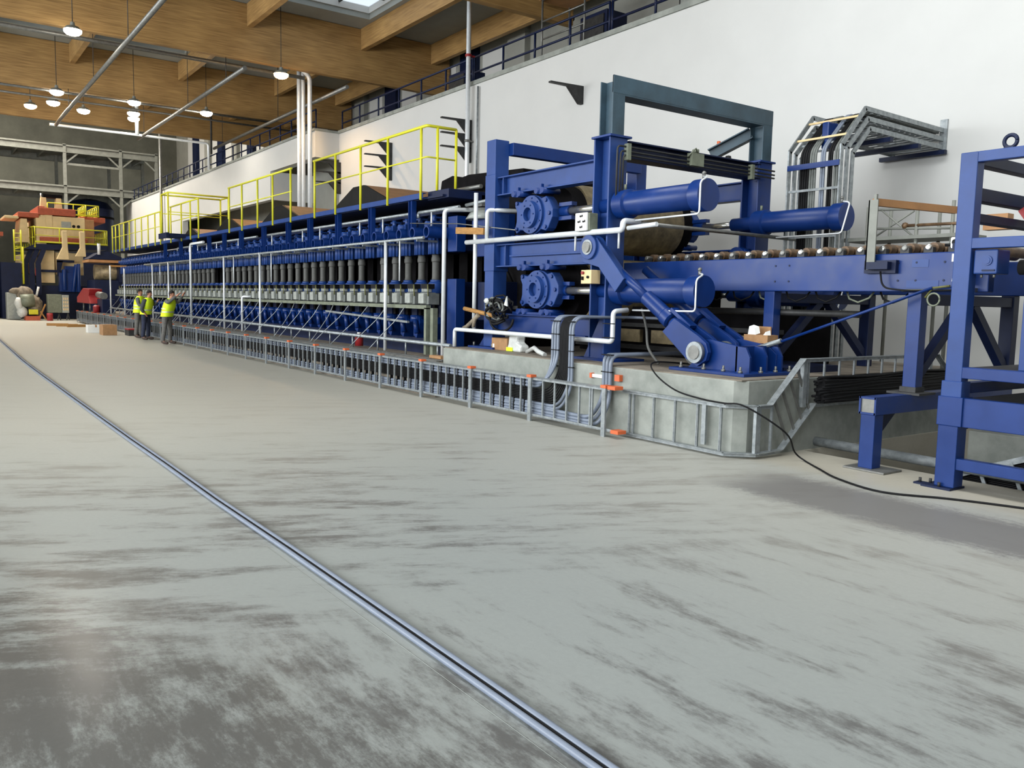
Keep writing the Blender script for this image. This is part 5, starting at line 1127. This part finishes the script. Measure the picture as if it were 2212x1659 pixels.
# heap of sheeted parts, cabinet, red machine
t = thing('sheeted_heap', 'grey and brown heap of machine parts under plastic sheeting on the floor at far left', 'heap', (-54, 5.0, 0))
mbuild('grey_crate', 'grey', t, lambda m: m.box(-54.8, -53.9, 4.1, 4.75, 0.03, 1.5), .03)
mbuild('sheeting', 'junk', t, lambda m: (blob(m, (-53.9, 4.95, 1.45), .55, (1, .75, .75), 3, 16), blob(m, (-53.8, 5.45, .75), .6, (1, .6, 1.1), 4, 16), blob(m, (-53.9, 4.55, 1.6), .35, (1, 1, .5), 8, 12)))
mbuild('green_tank', 'olive', t, lambda m: m.cyl((-53.3, 4.7, 1.05), (-53.3, 5.35, 1.1), .36, 18)); mbuild('film', 'film', t, lambda m: (blob(m, (-53.2, 4.6, .9), .35, (1, .6, 1), 5, 12), blob(m, (-53.2, 4.75, .45), .33, (1, .8, 1), 6, 12)))
mbuild('yellow_part', 'yellow', t, lambda m: m.box(-53.2, -53.0, 5.05, 5.5, .32, .6), .02); mbuild('pallet', 'orangered', t, lambda m: (m.box(-53.6, -52.6, 4.85, 5.55, 0.0, .24),)); mbuild('timber_frame', 'wood', t, lambda m: (m.bar((-52.8, 5.5, 0.05), (-52.9, 5.85, .9), .06, .06), m.bar((-52.8, 5.85, .05), (-52.9, 5.6, .5), .06, .06)))
random.seed(5)
t = thing('white_bottle', 'small leaning white tube standing behind the sheeted heap', 'tube', (-53.5, 5.6, 1.6)); mbuild('tube', 'white', t, lambda m: m.cyl((-53.6, 5.5, 1.35), (-53.6, 5.62, 1.85), .06, 10))
t = thing('control_cabinet', 'beige control cabinet on thin trestle legs in front of the forming machine', 'cabinet', (-53.5, 6.55, 0))
mbuild('body', 'olive', t, lambda m: m.box(-54, -53.4, 6.02, 6.72, .42, 1.45), .02); mbuild('panel', 'grey', t, lambda m: m.box(-53.9, -53.38, 6.73, 7.08, .42, 1.42), .01)
mbuild('gauge_set', 'cream', t, lambda m: [m.box(-53.38, -53.36, 6.78 + .1 * (k % 3), 6.84 + .1 * (k % 3), .55 + .2 * (k // 3), .68 + .2 * (k // 3)) for k in range(12)])
for y in (6.1, 6.6, 7.05): mbuild('leg', 'steel', t, lambda m: (m.cyl((-53.7, y, .42), (-53.5, y - .1, 0), .025, 6), m.cyl((-53.7, y, .42), (-53.9, y + .1, 0), .025, 6)))
t = thing('red_drum', 'small red drum under the control cabinet', 'drum', (-52.5, 6.0, 0)); mbuild('drum', 'red', t, lambda m: m.lathe((-52.5, 6.0, 0), (0, 0, 1), [(0, .15), (.02, .16), (.2, .15), (.22, .16), (.4, .15)], 16)); mbuild('lid', 'red', t, lambda m: m.cyl((-52.5, 6.0, .4), (-52.5, 6.0, .42), .14, 14))
t = thing('red_hood_machine', 'red peaked machine hood at the far left end of the press', 'machine', (-48.5, 7.4, .6))
mbuild('hood', 'red', t, lambda m: m.prism([(-50.6, 1.05), (-50.6, 1.35), (-48.6, 1.82), (-46.6, 1.78), (-46.9, 1.45), (-46.5, 1.05)], (0, 7.1, 0), (1, 0, 0), (0, 0, 1), (0, .6, 0)), .02)
for x in (-49.8, -47.8): mbuild('leg', 'steel', t, lambda m: m.cyl((x, 7.3, .6), (x, 7.3, 1.06), .04, 8))
mbuild('motor', 'steel', t, lambda m: m.cyl((-46.4, 7.5, 1.5), (-45.0, 7.5, 1.45), .17, 16)); mbuild('base', 'navy', t, lambda m: m.box(-46.3, -45, 7.4, 8.0, .6, 1.3), .02)
t = thing('red_can', 'red can standing at the far end of the plinth beside the red hood', 'can', (-45.6, 7.25, .63)); mbuild('can', 'red', t, lambda m: m.lathe((-45.6, 7.25, .6), (0, 0, 1), [(0, .16), (.34, .16), (.4, .08)], 14)); mbuild('cap', 'darksteel', t, lambda m: m.cyl((-45.6, 7.25, 1.0), (-45.6, 7.25, 1.04), .06, 8))
# galvanised mezzanine at the far end
sm = thing('steel_mezzanine', 'grey galvanised steel mezzanine with two levels in front of the dark end wall', 'mezzanine', (-66, 9, 0))
for y in (5.0 - 3.9, 8.75, 12.3, 14.7):
    mbuild('column', 'mezzgrey', sm, lambda m: m.ibeam((-66, y, 0), (-66, y, 11.7), .2, .2, .03, (1, 0, 0)))
    mbuild('column', 'mezzgrey', sm, lambda m: m.ibeam((-71, y + .1, 0), (-71, y + .1, 11.7), .2, .2, .03, (1, 0, 0)))
for z in (8.4, 11.15):
    for x in (-66, -71): mbuild('floor_beam', 'mezzgrey', sm, lambda m: m.ibeam((x, -4, z + .2), (x, 14.8, z + .2), .25, .45, .03))
    mbuild('deck', 'mezzgrey', sm, lambda m: m.box(-71.2, -65.9, -4, 14.8, z + .43, z + .5))
    for k in range(12): mbuild('joist', 'mezzgrey', sm, lambda m: m.box(-71, -66, -3.6 + 1.6 * k, -3.5 + 1.6 * k, z + .15, z + .42))
for y, d in ((8.75, 1), (12.3, -1), (12.3, 1), (14.7, -1)):
    for z in (8.4, 11.15): mbuild('knee_brace', 'mezzgrey', sm, lambda m: m.bar((-66, y + .08 * d, z - .7), (-66, y + .9 * d, z + .05), .1, .1))
mbuild('tie_beam', 'mezzgrey', sm, lambda m: m.box(-66.1, -66, 8.75, 12.3, 10.3, 10.45))
t = thing('dark_silo', 'dark navy round-topped silo under the lower level of the grey mezzanine', 'silo', (-68.5, 10.5, 0)); mbuild('shell', 'navy', t, lambda m: m.lathe((-68.5, 10.6, 0), (0, 0, 1), [(0, 1.6), (7.6, 1.6), (8.1, 1.2), (8.3, .5), (8.33, 0)], 32)); mbuild('band', 'pit', t, lambda m: m.lathe((-68.5, 10.6, 6.9), (0, 0, 1), [(0, 1.63), (.15, 1.63)], 32))

# ------------------------------------------------------------------ people
def skin_mesh(chains, name, mt, parent=None, sub=1):
    # chains: list of lists of (point, radius) or (point,(rx,ry)); joined where points coincide
    V = []; E = []; R = []; key = {}
    for ch_ in chains:
        prev = None
        for p, r in ch_:
            k = tuple(round(c, 4) for c in p)
            if k not in key: key[k] = len(V); V.append(Vector(p)); R.append(r if isinstance(r, tuple) else (r, r))
            i = key[k]
            if prev is not None and prev != i: E.append((prev, i))
            prev = i
    o = Vector((V[0].x, V[0].y, min(v.z for v in V)))
    me = bpy.data.meshes.new(name); me.from_pydata([v - o for v in V], E, []); ob = bpy.data.objects.new(name, me); COL.objects.link(ob)
    sk = ob.modifiers.new('skin', 'SKIN'); sk.use_smooth_shade = True
    for i, r in enumerate(R): me.skin_vertices[0].data[i].radius = r
    me.skin_vertices[0].data[0].use_root = True
    s_ = ob.modifiers.new('sub', 'SUBSURF'); s_.levels = sub; s_.render_levels = sub
    dg = bpy.context.evaluated_depsgraph_get(); m2 = bpy.data.meshes.new_from_object(ob.evaluated_get(dg))
    ob.modifiers.clear(); ob.data = m2; m2.materials.clear(); m2.materials.append(M[mt])
    for p in m2.polygons: p.use_smooth = True; p.material_index = 0
    ORG[ob.name] = o
    if parent is None: ob.location = o
    else: ob.parent = parent; ob.location = o - ORG[parent.name]
    return ob
def person(px, py, ang, lb, hands, jacket, trousers, stance=.13, lean=.06, head=(0, 0), twist=.0, H=1.75):
    # local frame: +x forward (towards what the person works on), +y left
    ca, sa = math.cos(ang), math.sin(ang)
    def w(x, y, z): return (px + ca * x - sa * y, py + sa * x + ca * y, z * H / 1.75)
    t = thing('person', lb, 'person', (px, py, 0), 'workers in yellow vests')
    pel = (0, 0, .95); che = (lean, 0, 1.25); nk = (lean * 1.5, 0, 1.47); hd = (lean * 1.5 + head[0], head[1], 1.62)
    sh = [(lean * 1.35, s_ * .19, 1.42) for s_ in (1, -1)]
    arms = []
    for s_, hp in zip((0, 1), hands):
        a = Vector(sh[s_]); b = Vector(hp); mid = (a + b) / 2; L = (b - a).length; off = math.sqrt(max(.0, .29 ** 2 - (L / 2) ** 2)) if L < .58 else .02
        el = mid + Vector((-.35 * off, (off * .55) * (1 if s_ == 0 else -1), -off * .75)); arms.append((a, el, b))
    legs = []
    for s_ in (1, -1):
        legs.append([(0, s_ * .09, .90), (.015, s_ * (.1 + stance * .3), .5), (-.02, s_ * (.1 + stance * .5), .09), (.12, s_ * (.11 + stance * .5), .04)])
    # body, one surface
    ch_ = [[(w(*pel), (.13, .10)), (w(*che), (.15, .10)), (w(*nk), .055), (w(hd[0], hd[1], 1.55), .062), (w(*hd), (.082, .09)), (w(hd[0] + .005, hd[1], 1.70), .075)]]
    for a, el, b in arms:
        d = (b - el).normalized(); ch_.append([(w(*che), (.15, .10)), (w(*a), .055), (w(*el), .042), (w(*b), .03), (w(*(b + d * .07)), (.036, .02))])
        side = Vector((0, 1, 0)) if abs(d.y) < .8 else Vector((1, 0, 0)); n_ = d.cross(side).normalized()
        base = b + d * .07
        for q, (o_, ln) in enumerate(((-.03, .065), (-.01, .08), (.01, .076), (.03, .058))):
            f0 = base + side * o_ + d * .015; f1 = f0 + d * ln * .55 - n_ * .004; f2 = f1 + d * ln * .4 - n_ * .018
            ch_.append([(w(*base), (.036, .02)), (w(*f0), .0095), (w(*f1), .009), (w(*f2), .0075)])
        th = b + d * .025; t1 = th + side * .045 + d * .02; t2_ = t1 + side * .012 + d * .035
        ch_.append([(w(*b), .03), (w(*t1), .011), (w(*t2_), .009)])
    for l in legs: ch_.append([(w(*pel), (.13, .10)), (w(*l[0]), .085), (w(*l[1]), .06), (w(*l[2]), .045), (w(*l[3]), (.04, .035))])
    body = skin_mesh(ch_, 'body', 'skin', t, 1)
    f = Vector((ca, sa, 0)); L_ = Vector((-sa, ca, 0)); hc = Vector(w(*hd))
    def face(m):
        m.prism([(0, -.02), (.028, -.025), (0, .035)], hc + f * .075 - L_ * .012, f, (0, 0, 1), L_ * .024)
    mbuild('nose', 'skin', body, face)
    mbuild('ear', 'skin', body, lambda m: (m.ball(hc + L_ * .085, .026, 8, (.7, .7, 1.2)), m.ball(hc - L_ * .085, .026, 8, (.7, .7, 1.2))))
    mbuild('eye', 'black', body, lambda m: (m.ball(hc + f * .078 + L_ * .03 + Vector((0, 0, .02)), .011, 8), m.ball(hc + f * .078 - L_ * .03 + Vector((0, 0, .02)), .011, 8)))
    mbuild('mouth', 'red', body, lambda m: m.bar(hc + f * .078 + L_ * .022 - Vector((0, 0, .05)), hc + f * .078 - L_ * .022 - Vector((0, 0, .05)), .01, .008))
    def hair(m):
        b = MB(); b.ball((0, 0, 0), .105, 16, (1, .92, 1.0))
        for v in b.v:
            if v.z < -.03 and True:
                k = f.dot(Vector((v.x, v.y, 0)))
                if k > -.02: v.z = max(v.z, .03)
            if v.z < .04 and f.dot(Vector((v.x, v.y, 0))) > .05: v.z = .045
            v += hc + Vector((0, 0, .035)) - f * .012
        m.add(b.v, b.f, True)
    mbuild('hair', 'hair', t, hair)
    # clothing shells
    cj = [[(w(0, 0, .90), (.145, .12)), (w(*che), (.15, .12)), (w(lean * 1.4, 0, 1.43), (.11, .09)), (w(lean * 1.5, 0, 1.49), .072)]]
    for a, el, b in arms: cj.append([(w(*che), (.15, .12)), (w(*a), .088), (w(*el), .064), (w(*(el.lerp(b, .92))), .048)])
    skin_mesh(cj, 'jacket', jacket, t, 1)
    ct = [[(w(0, 0, .98), (.15, .12)), (w(0, 0, .92), (.165, .13))]]
    for l in legs: ct.append([(w(0, 0, .92), (.165, .13)), (w(*l[0]), .108), (w(*l[1]), .082), (w(l[2][0], l[2][1], .16), .07), (w(l[2][0], l[2][1], .08), .072)])
    skin_mesh(ct, 'trousers', trousers, t, 1)
    def vest(m):
        secs = [(.0, .90, .215, .165), (lean * .2, .98, .215, .165), (lean * .5, 1.10, .21, .165), (lean, 1.25, .225, .17), (lean * 1.25, 1.36, .22, .15), (lean * 1.4, 1.44, .18, .12), (lean * 1.5, 1.49, .10, .09)]
        n = 20; o = 0; vs = []
        for cx, z, ra, rb in secs:
            for k in range(n):
                a_ = 2 * PI * k / n; e = lambda q: math.copysign(abs(q) ** .8, q)
                vs.append(w(cx + rb * e(math.cos(a_)), ra * e(math.sin(a_)), z))
        m.add(vs, [(j * n + k, j * n + (k + 1) % n, (j + 1) * n + (k + 1) % n, (j + 1) * n + k) for j in range(len(secs) - 1) for k in range(n)], True)
    v = mbuild('safety_vest', 'hivis', t, vest)
    for z in (1.03, 1.14):
        def band(m):
            e = lambda q: math.copysign(abs(q) ** .8, q)
            P = [Vector(w(lean * .45 + .17 * e(math.cos(a_)), .218 * e(math.sin(a_)), z)) for a_ in [k * PI / 12 for k in range(25)]]
            for a_, b_ in zip(P, P[1:]): m.add([a_, b_, b_ + Vector((0, 0, .045)), a_ + Vector((0, 0, .045))], [(0, 1, 2, 3)], True)
        mbuild('reflective_band', 'reflect', v, band)
    for l in legs:
        skin_mesh([[(w(l[2][0] - .02, l[2][1], .12), .062), (w(l[2][0] - .01, l[2][1], .062), (.058, .055)), (w(l[3][0], l[3][1], .052), (.055, .05)), (w(l[3][0] + .07, l[3][1], .045), (.045, .04))]], 'boot', 'boot', t, 1)
    return t
# +x of each person points along the press towards the camera side / towards the machine
person(-28.95, 6.68, .75, 'person in a yellow vest and grey trousers raising both arms to the valve blocks', ((.50, .16, 1.62), (.50, -.16, 1.60)), 'jacket2', 'trouser2', lean=.10, stance=.2, head=(.06, 0))
person(-31.75, 6.62, .75, 'person in a yellow vest with dark sleeves and navy trousers reaching to the machine', ((.42, .1, 1.38), (.12, -.24, .95)), 'jacket', 'trouser', lean=.08, stance=.1, head=(.05, .0))
person(-33.1, 6.66, .85, 'person in a yellow vest half hidden behind the worker in navy trousers', ((.40, .2, 1.25), (.40, -.1, 1.2)), 'jacket2', 'trouser2', lean=.05, stance=.15, H=1.8)

t = thing('belt_return_housing', 'dark machine housing low between the two sides of the drum frame', 'machine', (-9.4, 9.9, .862))
mbuild('housing', 'pit', t, lambda m: (m.box(-11.2, -7.1, 9.4, 10.6, .87, 1.62), m.box(-11.4, -9.3, 10.55, 10.8, 1.5, 2.25)), .01)
mbuild('rail', 'darksteel', t, lambda m: (m.box(-11.2, -7.0, 9.3, 9.4, .95, 1.02), m.box(-11.2, -7.0, 9.3, 9.4, 1.3, 1.36)))
for k in range(5): mbuild('slat', 'beige', t, lambda m: m.box(-10.9 + .75 * k, -10.4 + .75 * k, 9.33, 9.4, 1.06, 1.26))
